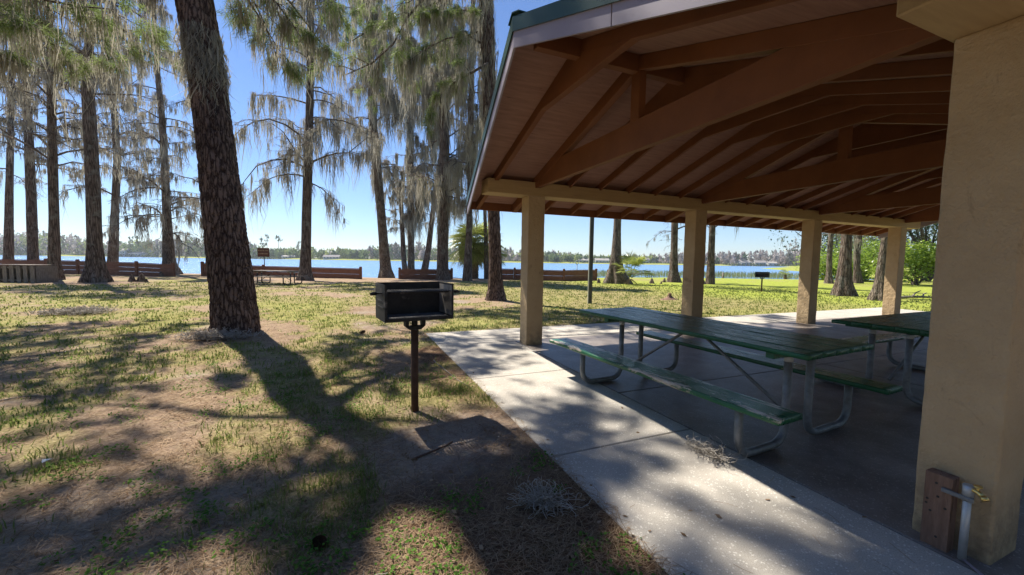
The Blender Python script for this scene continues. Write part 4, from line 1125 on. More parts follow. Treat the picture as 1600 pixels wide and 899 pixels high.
# ------------------------------------------------------------------ tap by the near pillar
b = BM(); b.box((2.880, .925, -.02), (2.952, 1.032, .40), .006, seg=2)
wp = tag(b.build('wooden_post', MAT['oldwood'], None), 'short brown timber post with nail holes fixed against the near pillar', 'post')
for y, z in ((.985, .35), (.975, .28), (1.015, .25), (.945, .23), (1.018, .225), (.97, .06), (1.0, .19)):
    holes = BM(); holes.tube([(2.8815, y, z), (2.877, y, z)], .006, 8); holes.build('nail_hole', MAT['iron'], wp)
tp = thing('standpipe', 'grey water pipe with brass tap strapped to the short timber post', 'water tap', (2.885, .872, 0))
b = BM(); b.tube(rounded([(2.885, .872, .005), (2.885, .872, .375)], .02), .016, 16)
b.tube([(2.885, .872, .345), (2.885, .872, .40)], .021, 16); b.build('pipe', MAT['newgalv'], tp, (2.885, .872, 0))
b = BM(); b.box((2.864, .846, .320), (2.878, .962, .342), .003); b.tube([(2.885, .872, .319), (2.885, .872, .344)], .0205, 16); b.build('strap', MAT['galv'], tp, (2.885, .872, 0))
b = BM(); b.tube(rounded([(2.885, .87, .385), (2.875, .835, .385), (2.865, .815, .372)], .03), [.011] * 9, 12)
b.tube([(2.866, .818, .374), (2.860, .803, .36)], [.014, .016], 14)
b.tube([(2.876, .838, .388), (2.876, .838, .408)], .006, 10)
tap = b.build('tap', MAT['brass'], tp, (2.885, .872, 0))
b = BM(); b.tube([(2.876, .838, .408), (2.876, .838, .415)], .016, 12); b.build('handle', MAT['brass'], tap, (2.885, .872, 0))
b = BM(); b.tube([(2.875, .86, .012), (2.80, .76, .012), (2.70, .68, .012), (2.5, .5, .012)], .007, 8); tag(b.build('ground_pipe', MAT['white_metal'], None), 'thin pale pipe lying on the concrete at the foot of the tap', 'pipe')

# ------------------------------------------------------------------ pole beyond the shelter
b = BM(); b.box((-.055, -.055, -.3), (.055, .055, 6.2), .008)
b2 = BM(); b2.box((-.095, -.04, -.3), (-.057, .04, 6.2), .004)
gp = thing('utility_pole', 'slim dark pole with a pale edge standing beyond the first shelter bay', 'pole', (8.2, 12.2, float(gz(8.2, 12.2))), R(-22))
b.build('post', MAT['darkpaint'], gp); b2.build('pale_strip', MAT['palepaint'], gp)  # pale strip down one side of the dark post
# ------------------------------------------------------------------ things along the shore
def at(L, D):
    return L * RT[0] + D * FW[0], L * RT[1] + D * FW[1]
YAW = math.atan2(RT[1], RT[0])                    # facing the camera
FG = 'low plank walls along the shore'
def plank_wall(pts, hs, label, boards=3, over=.12):
    P = [np.array(at(*p)) for p in pts]
    r = thing('plank_wall', label, 'wooden wall', (P[0][0], P[0][1], float(gz(*P[0]))), group=FG)
    org = (P[0][0], P[0][1], float(gz(*P[0])))
    for k, (a, b_) in enumerate(zip(P, P[1:])):
        d = b_ - a; l = np.linalg.norm(d); ang = math.atan2(d[1], d[0]); h0, h1 = hs[k], hs[k + 1]
        bm = BM(); n = boards
        for i in range(n):
            q0, q1 = i / n, (i + 1) / n - .012
            x0, x1 = .09, l - .09
            j = .02 * math.sin(i * 5 + k)
            bm.hexa([(x0, -.03 + j, h0 * q0 - .05 * (i == 0)), (x1, -.03 - j, h1 * q0 - .05 * (i == 0)), (x1, .03 - j, h1 * q0 - .05 * (i == 0)), (x0, .03 + j, h0 * q0 - .05 * (i == 0)),
                     (x0, -.03 + j, h0 * q1), (x1, -.03 - j, h1 * q1), (x1, .03 - j, h1 * q1), (x0, .03 + j, h0 * q1)], .004)
        bm.hexa([(.09, -.07, h0 + .002), (l - .09, -.07, h1 + .002), (l - .09, .07, h1 + .002), (.09, .07, h0 + .002), (.09, -.07, h0 + .045), (l - .09, -.07, h1 + .045), (l - .09, .07, h1 + .045), (.09, .07, h0 + .045)], .003)
        o = bm.build('plank_panel', MAT['plank'], r); o.location = (a[0] - org[0], a[1] - org[1], float(gz(*a)) - org[2]); o.rotation_euler = (0, 0, ang)
    for k, p in enumerate(P):
        bm = BM(); bm.box((-.085, -.085, -.3), (.085, .085, hs[k] + over), .012)
        bm.prism([(-.075, -.075), (.075, -.075), (.075, .075), (-.075, .075)], hs[k] + over, hs[k] + over + .03, 2, .012)
        o = bm.build('post', MAT['plank'], r); o.location = (p[0] - org[0], p[1] - org[1], float(gz(*p)) - org[2]); o.rotation_euler = (0, 0, YAW)
    return r
plank_wall([(-45, 32), (-37, 31), (-33.6, 30.2), (-28.1, 29.2), (-25, 28.8)], [1., 1.02, 1.0, .95, .86], 'reddish plank wall behind the three left trunks, ending at a mossy tree', 3)
plank_wall([(-23.8, 30), (-21.9, 31.2), (-20.4, 32), (-11.3, 29.1)], [.98, .86, .80, .78], 'long reddish plank wall behind the dark wide-crowned cypress', 2)
plank_wall([(-8.65, 30), (-4.8, 31)], [.74, .74], 'short plank wall standing between water clump and thick pale trunk', 2)
plank_wall([(-1.2, 31.6), (.2, 31.7), (4.05, 30.6), (7.05, 32.8)], [.86, .84, .80, .84], 'plank wall seen between the first two shelter pillars, left of the palmetto trunk', 2)
plank_wall([(8.6, 35), (10.4, 36.5)], [.72, .66], 'last stub of plank wall behind the palmetto trunk', 2)

# crate of slats
x, y = at(-25.95, 20.9)
cr_ = thing('slatted_crate', 'weathered slatted crate with wide dark gaps at the left edge of the lawn', 'crate', (x, y, float(gz(x, y))), YAW)
b = BM()
for k in range(6):
    b.box((-1.02 + k * .36, -.55, -.03), (-1.02 + k * .36 + .22, -.515, .90 - .02 * (k % 2)), .006)
b.build('front_slats', MAT['greywood'], cr_)
b = BM(); b.box((-.98, -.51, .08), (1.0, -.47, .17), .005); b.box((-.98, -.51, .74), (1.0, -.47, .83), .005); b.box((-1.0, .5, -.03), (1.0, .53, .86), .005)
b.box((-1.0, -.46, -.03), (-.97, .49, .86), .004); b.box((.97, -.46, -.03), (1.0, .49, .86), .004); b.build('frame', MAT['greywood'], cr_)
b = BM()
for k in range(5): b.box((-1.03, -.57 + k * .225, .905), (.95, -.57 + k * .225 + .2, .94), .005)
b.build('lid', MAT['greywood'], cr_)

# park sign
x, y = at(-21.6, 34)
sg = thing('park_sign', 'small brown sign with two lines of pale lettering above the plank wall', 'sign', (x, y, float(gz(x, y))), YAW + .15)
b = BM(); b.tube([(.08, 0, -.3), (.0, 0, 2.3)], .035, 10); b.build('post', MAT['darkpaint'], sg)
MAT['signbrown'] = simple('sign_brown', (.085, .035, .02), (.11, .045, .026), 3, .6, .1)
MAT['signpale'] = simple('sign_lettering', (.55, .42, .22), (.6, .47, .26), 3, .6, .1)
MAT['sheet'] = simple('white_paper', (.7, .7, .7), (.8, .8, .8), 3, .6, .1)
b = BM(); b.box((-.48, -.055, 1.66), (.48, -.036, 2.42), .01); pnl = b.build('sign_panel', MAT['signbrown'], sg)
b = BM(); g = np.random.default_rng(2)
for z in (2.14, 1.86):
    xx = -.40
    while xx < .36:
        ww = g.uniform(.035, .06)
        b.box((xx, -.059, z), (xx + .014, -.0555, z + .10), 0); b.box((xx + .0145, -.059, z + g.choice([0, .045, .086])), (xx + ww, -.0555, z + g.choice([.014, .1])if False else z + .1), 0) if g.uniform() < .4 else b.box((xx + .0145, -.059, z + .086), (xx + ww, -.0555, z + .10), 0)
        xx += ww + (.02 if g.uniform() < .8 else .06)
b.build('lettering', MAT['signpale'], pnl)

# marker with a ring, stub post, lone water plant
x, y = at(8.6, 52)
lm = thing('lake_marker', 'thin marker pole with a round ring on top standing in the lake', 'marker', (x, y, -.5))
b = BM(); b.tube([(0, 0, -.8), (0, 0, 1.7)], .05, 8); b.build('pole', MAT['palepaint'], lm)
b = BM(); b.tube([(.24 * math.cos(a), .0, 1.95 + .24 * math.sin(a)) for a in np.linspace(0, 2 * PI, 17)], .05, 8); b.build('ring', MAT['palepaint'], lm)
x, y = at(25.9, 48)
b = BM(); b.tube([(x, y, -1.2), (x, y, .45)], [.11, .10], 10); tag(b.build('stub_post', MAT['greywood'], None), 'short grey post in the shallow water right of the second column', 'post')

def fan(mb, c, d, size, g, mi=0, n=22, spread=1.9, droop=.25, wf=.05, rnd=None):
    d = np.array(d, float); d /= np.linalg.norm(d)
    s = np.cross(d, [0, 0, 1.]); s /= np.linalg.norm(s) + 1e-9
    nrm = np.cross(s, d)
    a = np.linspace(-spread, spread, n) + g.normal(0, .03, n)
    u = np.cos(a)[:, None] * d + np.sin(a)[:, None] * s + nrm * g.normal(.0, .08, (n, 1))
    l = size * (.72 + .28 * np.cos(a * .6)) * g.uniform(.88, 1.08, n)
    w = np.cross(u, nrm); w /= np.linalg.norm(w, axis=1, keepdims=True)
    m_ = c + u * (l * .55)[:, None]; t = c + u * l[:, None]; t[:, 2] -= droop * l * g.uniform(.5, 1.5, n)
    ww = size * wf
    V = np.stack([c + w * ww * .15, c - w * ww * .15, m_ - w * ww * .5 - nrm * ww * .3, m_ + w * ww * .5 + nrm * ww * .3, t], 1)
    i = np.arange(n * 5).reshape(n, 5)
    mb.add(V, Q=i[:, :4], T=i[:, [3, 2, 4]], mi=mi, rnd=np.repeat(g.uniform(0, 1, n) * .5 + (g.uniform(0, .5) if rnd is None else rnd), 5))

def palm(name, label, L, D, th, n, size, pet, tr, cat, dead=8, up=(.0, 1.3), seed=0):
    g = np.random.default_rng(300 + seed)
    x, y = at(L, D); z = float(gz(x, y))
    r = thing(name, label, cat, (x, y, z))
    if th > .5:
        mb = MB(); zs = np.arange(-.3, th + .1, .05); n_ = 18; a = np.arange(n_) * 2 * PI / n_
        A, Z = np.meshgrid(a, zs)
        rad = tr * (1 + .35 * np.abs(((A * 3 / PI + Z * 5) % 1) - .5) + .25 * ((Z * 4 + np.floor(A * 3 / PI) * .5) % 1))
        i = np.arange(A.size).reshape(A.shape)
        mb.add(np.stack([rad * np.cos(A), rad * np.sin(A), Z], -1), np.stack([i[:-1], np.roll(i[:-1], -1, 1), np.roll(i[1:], -1, 1), i[1:]], -1))
        mb.build('trunk', MAT['tan_bark'], r)
    mb = MB()
    for k in range(n + dead):
        dd = k >= n
        az_ = g.uniform(0, 2 * PI); e = g.uniform(*up) if not dd else g.uniform(-1.2, -.5)
        d = np.array([math.cos(az_) * math.cos(e), math.sin(az_) * math.cos(e), math.sin(e)])
        c0 = np.array([0, 0, th]) + d * .1; pl = pet * g.uniform(.7, 1.2) * (.7 if dd else 1)
        c = c0 + d * pl; c[2] -= .15 * pl * math.cos(e)
        tubes(mb, np.stack([c0, (c0 + c) / 2 + [0, 0, .05], c])[None], np.array([[.02, .015, .01]]), 4, mi=1 if dd else 0, rnd=np.array([.4]))
        d2 = d.copy(); d2[2] -= .55
        fan(mb, c, d2, size * g.uniform(.8, 1.1) * (.7 if dd else 1), g, 1 if dd else 0, droop=.16 if not dd else .5)
    mb.build('crown', [MAT['palmleaf'], MAT['deadpalm']], r)
    return r
palm('palm_tree', 'bushy cabbage palm with fan leaves, beside the roof corner', -3.3, 34.5, 3.0, 95, 1.5, 1.25, .26, 'palm', dead=14, up=(-.75, 1.35))
palm('palm_tree', 'smaller palm trunk with drooping tan fronds, right of the bushy palm', -1.9, 36, 2.0, 18, .95, .9, .22, 'palm', dead=14, up=(-.3, 1.0), seed=1)
palm('palmetto', 'spiky green palmetto growing at the foot of the buttressed trunk', 8.25, 27.3, .45, 15, .85, 1.15, .18, 'palmetto', dead=16, up=(.35, 1.4), seed=2)
x, y = at(33.2, 47.5)
palm('water_plant', 'small lone plant standing at the water edge right of the distant grill', 33.2, 47.5, .55, 9, .55, .35, .12, 'plant', dead=2, up=(.3, 1.4), seed=3)

def bush(name, label, cat, L, D, w, h, n, mat, seed, size=.24, lobes=9, stems=7, moss=0, lo=.15, group=None):
    g = np.random.default_rng(400 + seed)
    x, y = at(L, D); r = thing(name, label, cat, (x, y, float(gz(x, y))), group=group)
    mb = MB()
    cs = np.stack([g.normal(0, w * .3, lobes), g.normal(0, w * .3, lobes), h * g.uniform(lo, .82, lobes)], 1); rs_ = w * g.uniform(.22, .42, lobes)
    i = g.integers(0, lobes, n); v = g.normal(0, 1, (n, 3)); v /= np.linalg.norm(v, axis=1, keepdims=True)
    rr = rs_[i] * g.uniform(.35, 1.08, n) ** .6
    C = cs[i] + v * rr[:, None]; C[:, 2] = np.abs(C[:, 2])
    C += .35 * pnoise(C * 1.3, seed)[:, None] * v
    leaves(mb, C, size, g, asp=.6, flat=.6, rnd=np.clip(g.uniform(0, .5, lobes)[i] + g.uniform(0, .5, n), 0, 1))
    mb.build('foliage', mat, r)
    mb = MB()
    P = np.stack([np.array([[0, 0, -.2], c * [.3, .3, .45], c * [.75, .75, .8], c]) + g.normal(0, .04, (4, 3)) for c in cs[:stems]])
    tubes(mb, P, np.tile(np.array([[.08, .055, .035, .015]]) * w / 3, (len(P), 1)), 6)
    mb.build('stem', MAT['twig'], r)
    if moss:
        mm = MB(); k = g.integers(0, n, moss); c = np.repeat(C[k], 5, 0) + g.normal(0, .1, (moss * 5, 3))
        strands(mm, c, g.uniform(.3, 1.6, len(c)), .04 * g.uniform(.5, 1.2, len(c)), g, .08); mm.build('spanish_moss', MAT['moss'], r)['kind'] = 'stuff'
    return r
BG = 'bright green bushes beyond the right-hand columns'
bush('bush', 'bright green bush between third column and slim flared trunk', 'bush', 33.6, 42, 3.6, 3.4, 3200, MAT['bush'], 1, group=BG)
bush('bush', 'bright green bush between crooked dark trunk and fourth column', 'bush', 37.0, 41, 5.2, 4.4, 5200, MAT['bush'], 2, group=BG)
bush('bush', 'bright bush seen in the gap between fourth column and near pillar', 'bush', 33.6, 32.5, 3.4, 3.6, 4200, MAT['bush'], 3, .26, group=BG)
bush('bush', 'paler bush standing behind the widest buttressed trunk', 'bush', 33.6, 38.5, 3.0, 2.6, 2400, MAT['bush'], 4, group=BG)
bush('oak_tree', 'dark mossy oak looming in the gap behind the bright bush', 'tree', 43.5, 41, 8.5, 11.5, 6500, MAT['oakleaf'], 5, .34, 16, 14, 160, lo=.3)
bush('oak_tree', 'dark oak at the far right end of the shore, behind the fourth column', 'tree', 52, 60, 10, 10, 5200, MAT['oakleaf'], 6, .4, 16, 14, 120, lo=.25)

# reeds in the shallows
mb = MB(); g = np.random.default_rng(31); n = 5200
L = g.uniform(8, 42, n); D = shore(L) + g.uniform(-1.0, 9, n) ** 1.0
k = pnoise(np.stack([L * .3, D * .3, L * 0], 1), 4) > -.25; L, D = L[k], D[k]; x, y = at(L, D)
P = np.stack([x, y, np.full(len(x), -.36) + g.uniform(.35, .9, len(x))], 1)
strands(mb, P, g.uniform(.6, 1.1, len(P)), np.full(len(P), .022), g, .08)
MAT['reed'] = leafy('reeds', (.20, .23, .08), (.40, .40, .20), .4)
o = mb.build('reeds', MAT['reed']); o['kind'] = 'stuff'; o['label'] = 'thin pale reeds standing in the shallow water'; o['category'] = 'reeds'

# cypress knees, stump, dead branch
KG = 'cypress knees round the trunks'
def knee(L, D, h, seed, label):
    x, y = at(L, D); g = np.random.default_rng(seed)
    zs = np.linspace(-.1, h, 9); a = np.arange(10) * 2 * PI / 10; A, Z = np.meshgrid(a, zs)
    rad = h * .42 * (1 - np.clip(Z / h, 0, 1) ** 1.3 * .8) * (1 + .3 * np.sin(A * 3 + seed) + .15 * g.normal(0, 1, A.shape) * .6)
    lean = g.normal(0, .12, 2); i = np.arange(A.size).reshape(A.shape)
    mb = MB(); mb.add(np.stack([rad * np.cos(A) + lean[0] * Z, rad * np.sin(A) + lean[1] * Z, Z], -1), np.stack([i[:-1], np.roll(i[:-1], -1, 1), np.roll(i[1:], -1, 1), i[1:]], -1), T=None)
    mb.T.append(np.array([(i[-1, 0], i[-1, k], i[-1, k + 1]) for k in range(1, 9)])); mb.tm.append(np.zeros(8))
    o = mb.build('cypress_knee', MAT['cypress_bark'], None, smooth=True); o.location = (x, y, float(gz(x, y))); tag(o, label, 'cypress knee', KG)
knee(-21.9, 22.4, .42, 1, 'pointed dark knee, left one of the pair right of the grooved trunk')
knee(-21.45, 22.5, .46, 2, 'pointed dark knee, right one of the pair right of the grooved trunk')
knee(-20.8, 22.2, .20, 3, 'low rounded knee just right of the pointed pair')
knee(-25.7, 28.6, .4, 4, 'small knee at the water gap beside the end of the left wall')
knee(6.3, 28.3, .36, 5, 'knee just left of the palmetto trunk')
knee(10.4, 29.0, .40, 6, 'dark knee on the bright lawn left of the brown bare-twigged trunk')
knee(10.95, 28.6, .20, 7, 'tiny knee right of the dark one on the bright lawn')
knee(12.0, 30.8, .34, 8, 'knee touching the foot of the brown bare-twigged trunk')
knee(14.2, 28.9, .36, 9, 'pale knee touching the foot of the trunk right of the second column')
mb = MB(); x, y = 12.3, 12.5
zs = np.linspace(-.1, .2, 9); a = np.arange(24) * 2 * PI / 24; A, Z = np.meshgrid(a, zs); f_ = np.clip(Z / .2, 0, 1)
rad = .26 * (1 - f_) ** 3 * (1 + .5 * pnoise(np.stack([np.cos(A) * 2, np.sin(A) * 2, Z * 3], -1), 3)) + .04 * (1 + .5 * np.sin(A * 5))
i = np.arange(A.size).reshape(A.shape)
mb.add(np.stack([rad * np.cos(A) * 1.5, rad * np.sin(A), Z + .08 * (np.sin(A * 4) > .3) * f_], -1), np.stack([i[:-1], np.roll(i[:-1], -1, 1), np.roll(i[1:], -1, 1), i[1:]], -1))
mb.T.append(np.array([(i[-1, 0], i[-1, k], i[-1, k + 1]) for k in range(1, 23)])); mb.tm.append(np.zeros(22))
o = mb.build('tree_stump', MAT['oldwood'], None, smooth=True); o.location = (x, y, float(gz(x, y))); tag(o, 'low broken reddish stump with a jagged tip on the lawn behind the second column', 'stump')

def stick(pts, r, label, mat, name='stick', group=None):
    P = [(px, py, (float(gz(px, py)) + r * .7 + dz)) for px, py, dz in pts]
    b = BM(); q = rs(P, 9) if len(P) > 1 else P
    q = q + np.random.default_rng(len(label)).normal(0, r * .5, q.shape) * np.array([1, 1, .3])
    b.tube([tuple(p) for p in q], list(np.linspace(r, r * .55, len(q))), 8)
    return tag(b.build(name, mat, None), label, name.replace('_', ' '), group)
SGp = 'fallen sticks on the ground'
stick([(.41, 2.91, .0), (.60, 2.98, .012), (.77, 3.09, .0)], .0095, 'dark bent stick lying on the ash-grey soil below the grill', MAT['rust'], group=SGp)
stick([(1.14, 5.8, 0), (1.17, 5.2, .01), (1.23, 4.7, .0), (1.30, 4.35, .0)], .009, 'long pale stick on the straw along the walk edge, behind the grill', MAT['greywood'], group=SGp)
stick([(-2.32, 5.88, 0), (-2.38, 6.39, .02)], .008, 'short pale twig lying on the lit straw at the left', MAT['greywood'], group=SGp)
stick([(-3.5, 5.5, 0), (-3.2, 5.7, .01), (-2.9, 5.65, 0)], .008, 'crooked grey twig near the left edge of the picture', MAT['greywood'], group=SGp)
x, y = 24.1, 9.6
db = thing('dead_branch', 'bleached dead branch with shadow lying on the lawn beyond the fourth column', 'dead branch', (x, y, float(gz(x, y))), YAW)
for k, (p, q_, r_) in enumerate((((-.8, .1, .06), (1.2, -.1, .12), .07), ((.0, .0, .1), (.5, .1, .42), .04), ((.5, 0, .12), (1.1, .4, .3), .04))):
    b = BM(); b.tube([tuple(v_) for v_ in rs([p, tuple((np.array(p) + q_) / 2 + [0, .05, .05]), q_], 6)], list(np.linspace(r_, r_ * .4, 6)), 8); b.build('limb', MAT['greywood'], db)

# pine cones
def cone(x, y, s, label, seed):
    mb = MB(); g = np.random.default_rng(seed); n = 130
    k = np.arange(n); f_ = k / n; ph = k * 2.39996
    zc = s * (f_ * 1.5); rd = s * (.55 * np.sin(PI * np.clip(f_ * .82 + .16, 0, 1)) ** .8)
    d = np.stack([np.cos(ph), np.sin(ph), .35 + .4 * f_], 1); d /= np.linalg.norm(d, axis=1, keepdims=True)
    c = np.stack([rd * .35 * np.cos(ph), rd * .35 * np.sin(ph), zc], 1); t = np.cross(d, [0, 0, 1.]); t /= np.linalg.norm(t, axis=1, keepdims=True); u = np.cross(t, d)
    l = (rd * .85 + s * .06)[:, None]; w = s * .14
    V = np.stack([c - t * w * .4, c + t * w * .4, c + d * l * .8 + t * w * .8, c + d * l + u * w * .3, c + d * l * .8 - t * w * .8], 1)
    i = np.arange(n * 5).reshape(n, 5); mb.add(V, Q=i[:, [0, 1, 2, 4]], T=i[:, [2, 3, 4]])
    o = mb.build('pine_cone', MAT['rust'], None); o.location = (x, y, float(gz(x, y)) + s * .35); o.rotation_euler = (R(70), 0, R(seed * 50)); tag(o, label, 'pine cone', 'fallen pine cones')
cone(-.2, 2.18, .055, 'large dark open pine cone in the shaded straw near the bottom edge', 1)
cone(.16, 8.3, .07, 'small pine cone on the straw behind the grill, left of its post', 2)

# fallen moss
MG = 'clumps of fallen spanish moss'
MAT['drymoss'] = leafy('dry_moss', (.36, .32, .27), (.60, .55, .49), .25)
def moss_clump(x, y, rx, ry, rot, n, label, seed, on=None, hh=.05, rad=.0018):
    g = np.random.default_rng(500 + seed); mb = MB(); K = 9
    c = g.normal(0, .45, (n, 3)) * np.array([rx, ry, 0]); d0 = g.normal(0, 1, (n, 3)) * np.array([1, 1, .4])
    P = np.zeros((n, K, 3)); P[:, 0] = c; d = d0 / np.linalg.norm(d0, axis=1, keepdims=True)
    for k in range(1, K):
        d = d + g.normal(0, .7, (n, 3)) * np.array([1, 1, .5]); d /= np.linalg.norm(d, axis=1, keepdims=True)
        P[:, k] = P[:, k - 1] + d * .022
    P[..., 2] = np.abs(P[..., 2]) + g.uniform(0, hh, (n, 1))
    tubes(mb, P, np.full((n, K), rad), 3, rnd=g.uniform(0, 1, n))
    o = mb.build('moss_clump', MAT['drymoss'], None); o.location = (x, y, float(gz(x, y)) + .002 if on is None else on); o.rotation_euler = (0, 0, rot); tag(o, label, 'moss', MG)
moss_clump(2.565, 2.12, .17, .05, R(102), 140, 'curly grey moss caught round the foot of the near bench leg', 1, on=.002, hh=.045)
moss_clump(1.10, 2.06, .17, .05, R(-35), 190, 'curly grey moss lying on the dark straw beside the walk', 2)
moss_clump(-2.25, 8.45, .55, .16, R(-12), 700, 'pale moss heaped at the foot of the big leaning pine', 3, hh=.10, rad=.004)
moss_clump(-6.4, 13.2, .75, .4, R(0), 700, 'pale patch of moss on the sunny lawn at the left', 4, hh=.10, rad=.006)
moss_clump(-.1, 1.65, .14, .09, R(20), 150, 'small moss tuft at the bottom edge below the pine cone', 5)
# scrap of paper
b = BM(); b.hexa([(0, 0, 0), (.045, .01, .012), (.05, .035, .004), (.005, .03, .016), (0, 0, .001), (.045, .01, .013), (.05, .035, .005), (.005, .03, .017)])
o = b.build('paper_scrap', MAT['sheet'], None); o.location = (-2.05, 3.75, float(gz(-2.05, 3.75)) + .015); o.rotation_euler = (0, 0, .4); tag(o, 'small white scrap of litter on the ground at the left edge', 'litter')

# ------------------------------------------------------------------ the far shore
mb = MB(); g = np.random.default_rng(41)
px = [-520, -260, 0, 40, 130, 170, 220, 300, 400, 440, 560, 600, 650, 700, 800, 860, 900, 960, 1040, 1110, 1180, 1240, 1300, 1700, 2200]
hp = [30, 32, 38, 38, 34, 24, 28, 30, 24, 18, 18, 26, 28, 27, 22, 19, 16, 13, 16, 20, 23, 26, 28, 26, 26]
gp_ = [.5, .5, .4, .3, .3, .4, .5, .4, .85, .95, .9, .3, .2, .3, .6, .8, .8, .7, .4, .1, .06, .05, .3, .5, .5]   # share of green trees
cols = []
def put(C, size, col, flat=.8, tall=1.0):
    n = len(C); a = g.uniform(0, 2 * PI, n); u = np.stack([np.cos(a), np.sin(a), g.normal(0, flat, n)], 1); v = g.normal(0, .5, (n, 3)) + np.array([0, 0, 1.]); v *= tall
    s = (size * g.uniform(.6, 1.4, n))[:, None]
    V = np.stack([C - u * s * .5, C - v * s * .35, C + u * s * .5, C + v * s * .5], 1); i = np.arange(n * 4).reshape(n, 4)
    mb.add(V, Q=i); cols.append(np.repeat(np.clip(col * g.uniform(.75, 1.3, (n, 1)), 0, 1), 4, 0))
for k in range(1700):
    D = g.uniform(447, 500); q = g.uniform(-520, 2200); L = (q - 800) / 610 * D
    h = np.interp(q, px, hp) * .66 * g.uniform(.55, 1.12) * D / 450; x, y = at(L, D); base = np.array([x, y, .6])
    green = g.uniform() < np.interp(q, px, gp_)
    if green:
        c0 = np.array([.19, .24, .09]) if g.uniform() < .45 else (np.array([.32, .36, .11]) if g.uniform() < .5 else np.array([.10, .145, .075]))
        n = 80; w_ = h * g.uniform(.36, .55)
        v = g.normal(0, 1, (n, 3)); v /= np.linalg.norm(v, axis=1, keepdims=True)
        C = base + np.array([0, 0, h * .48]) + v * np.array([w_, w_, h * .5]) * g.uniform(.5, 1, (n, 1))
        put(C, 2.3, c0)
    else:
        c0 = np.array([.40, .35, .325]) * g.uniform(.8, 1.2) if g.uniform() < .75 else np.array([.20, .19, .15])
        n = 80; f_ = g.uniform(.08, 1, n); w_ = h * .2 * (1.15 - f_)
        C = base + np.stack([g.normal(0, 1, n) * w_, g.normal(0, 1, n) * w_, f_ * h], 1)
        put(C, 1.6, c0, tall=1.7)
    tw = .25; mb.add([base + [-tw, 0, -1], base + [tw, 0, -1], base + [.1, 0, h * .8], base + [-.1, 0, h * .8]], Q=[[0, 1, 2, 3]]); cols.append(np.tile([[.14, .12, .10]], (4, 1)))
# a few pines and palms standing above the rest
for q, h in ((215, 33), (268, 27), (320, 33), (305, 31), (410, 30), (418, 35), (436, 33), (467, 27), (205, 28), (58, 42), (720, 31), (1240, 40), (1252, 44), (1230, 34)):
    D = 452; L = (q - 800) / 610 * D; h *= .74; x, y = at(L, D); base = np.array([x, y, .4])
    mb.add([base + [-.35, 0, -1], base + [.35, 0, -1], base + [.15, 0, h], base + [-.15, 0, h]], Q=[[0, 1, 2, 3]]); cols.append(np.tile([[.13, .11, .10]], (4, 1)))
    pale = q > 1200
    for j in range(6):
        C = base + np.array([g.normal(0, 1.3), g.normal(0, 1.3), h * g.uniform(.6, 1.02)]) + g.normal(0, .75, (14, 3)); put(C, 1.2, np.array([.36, .32, .29]) if pale else np.array([.10, .13, .07]))
n = 5200; q = g.uniform(-520, 2200, n); D = g.uniform(440, 448, n); x, y = at((q - 800) / 610 * D, D)
put(np.stack([x, y, g.uniform(.0, 1.5, n)], 1), 2.0, np.array([.13, .16, .07]))
m, t, o = nt('far_foliage')
d = nd(t, 'ShaderNodeBsdfDiffuse'); tr_ = nd(t, 'ShaderNodeBsdfTranslucent'); c = attr(t, 'col', 'Color'); lk(t, c, d.inputs[0]); lk(t, c, tr_.inputs[0])
mx = nd(t, 'ShaderNodeMixShader'); mx.inputs[0].default_value = .35; lk(t, d.outputs[0], mx.inputs[1]); lk(t, tr_.outputs[0], mx.inputs[2]); lk(t, mx.outputs[0], o.inputs[0])
o = mb.build('far_woods', m, attrs={'col': np.concatenate(cols)}); o['kind'] = 'stuff'; o['label'] = 'far wood of green and bare grey trees lining the other shore'; o['category'] = 'woods'

MAT['hwall'] = simple('pale_house_wall', (.40, .40, .37), (.48, .48, .45), 1, .8, .1, 3)
MAT['hroof'] = simple('grey_shingle', (.20, .18, .17), (.28, .26, .25), 1, .9, .1, 3)
MAT['hroofw'] = simple('pale_roof', (.30, .27, .24), (.37, .34, .30), 1, .8, .1, 3)
MAT['hglass'] = simple('dark_glass', (.03, .04, .05), (.05, .06, .07), 1, .15, .0, 3, spec=.6)
def house(q, w_, h, d_, rh, roof, label, D=444, hip=False, seed=0):
    L = (q - 800) / 610 * D; x, y = at(L, D)
    r = thing('lake_house', label, 'house', (x, y, .55), YAW + R((seed * 37) % 30 - 15), 'houses on the far shore')
    b = BM(); b.box((-w_ / 2, 0, -1), (w_ / 2, d_, h), .02); b.prism([(0.02, h + .002), (d_ - .02, h + .002), (d_ / 2, h + rh - .1)], -w_ / 2 + .02, w_ / 2 - .02, 0, 0); b.build('wall', MAT['hwall'], r)
    b = BM(); e = .6
    for sd in (1, -1):
        ye = d_ / 2 + sd * (d_ / 2 + e); zz = h - .1
        b.hexa([(-w_ / 2 - e, ye, zz), (w_ / 2 + e, ye, zz), (w_ / 2 + e, d_ / 2, h + rh), (-w_ / 2 - e, d_ / 2, h + rh), (-w_ / 2 - e, ye, zz + .2), (w_ / 2 + e, ye, zz + .2), (w_ / 2 + e, d_ / 2, h + rh + .2), (-w_ / 2 - e, d_ / 2, h + rh + .2)])
    b.build('roof', roof, r)
    n = max(2, int(w_ / 3.2))
    for fl in range(1 if h < 4 else 2):
        for k in range(n):
            xx = -w_ / 2 + (k + .5) * w_ / n; b = BM(); b.box((xx - .7, -.05, fl * 2.8 + .9), (xx + .7, -.002, fl * 2.8 + 2.2), .01); b.build('window', MAT['hglass'], r)
house(190, 11, 5.6, 8, 2.6, MAT['hroofw'], 'two-storey white house on the far shore, behind the pale leaning trunk', seed=1)
house(211, 15, 3, 8, 2, MAT['hroofw'], 'long low house with pale roof right of the two-storey white one', seed=2)
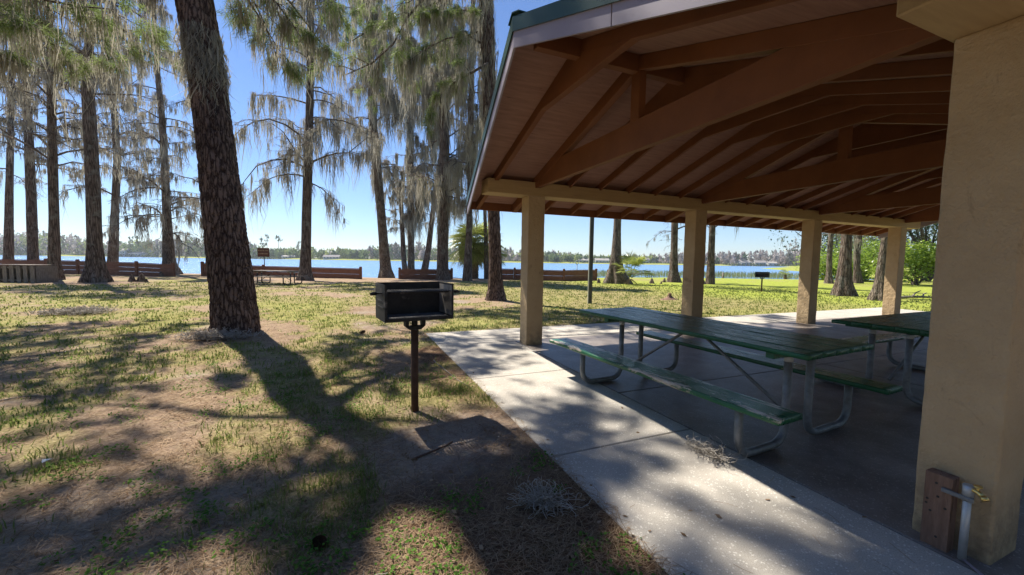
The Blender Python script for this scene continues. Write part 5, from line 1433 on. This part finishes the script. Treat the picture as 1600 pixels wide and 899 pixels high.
house(517, 17, 2.4, 8, 2.2, MAT['hroof'], 'long grey-roofed boathouse on the far shore right of the dark cypress', seed=3, D=441)
house(450, 13, 2.2, 6, 1.4, MAT['hroofw'], 'low pale-roofed boathouse just left of the dark cypress trunk', seed=4, D=441)
house(912, 12, 2.8, 8, 2, MAT['hroofw'], 'low pale house on the far shore left of the metal pole', seed=5)
house(940, 15, 3, 8, 2.2, MAT['hroofw'], 'long tan-roofed house between the pole and palmetto trunk', seed=6)
house(1006, 11, 4.2, 9, 3.2, MAT['hroof'], 'dark gabled house on the far shore right of the palmetto', seed=7)
house(1165, 13, 3, 8, 2.2, MAT['hroofw'], 'pale-roofed house above the distant grill, left one of two', seed=8)
house(1187, 11, 3, 8, 2.4, MAT['hroof'], 'brown-roofed house right of the pale one above the distant grill', seed=9)
house(1206, 9, 2.6, 7, 1.8, MAT['hroofw'], 'smallest house near the third column on the far shore', seed=10)

# ------------------------------------------------------------------ unseen wood added behind the viewer to block sky light and deepen the shade
mb = MB(); g = np.random.default_rng(51)
for k in range(46):
    a = g.uniform(R(95), R(265)); rr = g.uniform(15, 26); th = math.atan2(FW[1], FW[0]) + a
    bx_, by_ = rr * math.cos(th), rr * math.sin(th)
    if by_ > -4 and bx_ > 0: continue
    h = g.uniform(12, 18)
    tubes(mb, np.array([[[bx_, by_, -.3], [bx_, by_, h * .5], [bx_ + .3, by_, h]]]), np.array([[.3, .22, .06]]), 7, mi=1)
    n = 330; v = g.normal(0, 1, (n, 3)); v /= np.linalg.norm(v, axis=1, keepdims=True)
    C = np.array([bx_, by_, h * .55]) + v * np.array([3.2, 3.2, h * .45]) * g.uniform(.3, 1, (n, 1))
    leaves(mb, C, 1.1, g, asp=.7, flat=.7)
o = mb.build('woods', [MAT['oakleaf'], MAT['cypress_bark']]); o['kind'] = 'stuff'; o['label'] = 'unseen dark wood added behind the viewer to block sky light'; o['category'] = 'woods'

if HAZE:
    hb = BM(); hb.box((-900, -120, -3.2), (900, 900, 42), 0)
    m, t, o = nt('haze'); pv = nd(t, 'ShaderNodeVolumePrincipled'); pv.inputs['Color'].default_value = (.86, .92, 1, 1); pv.inputs['Density'].default_value = HAZE
    pv.inputs['Anisotropy'].default_value = .3; lk(t, pv.outputs[0], o.inputs[1])
    ho = hb.build('haze', m); ho['kind'] = 'stuff'
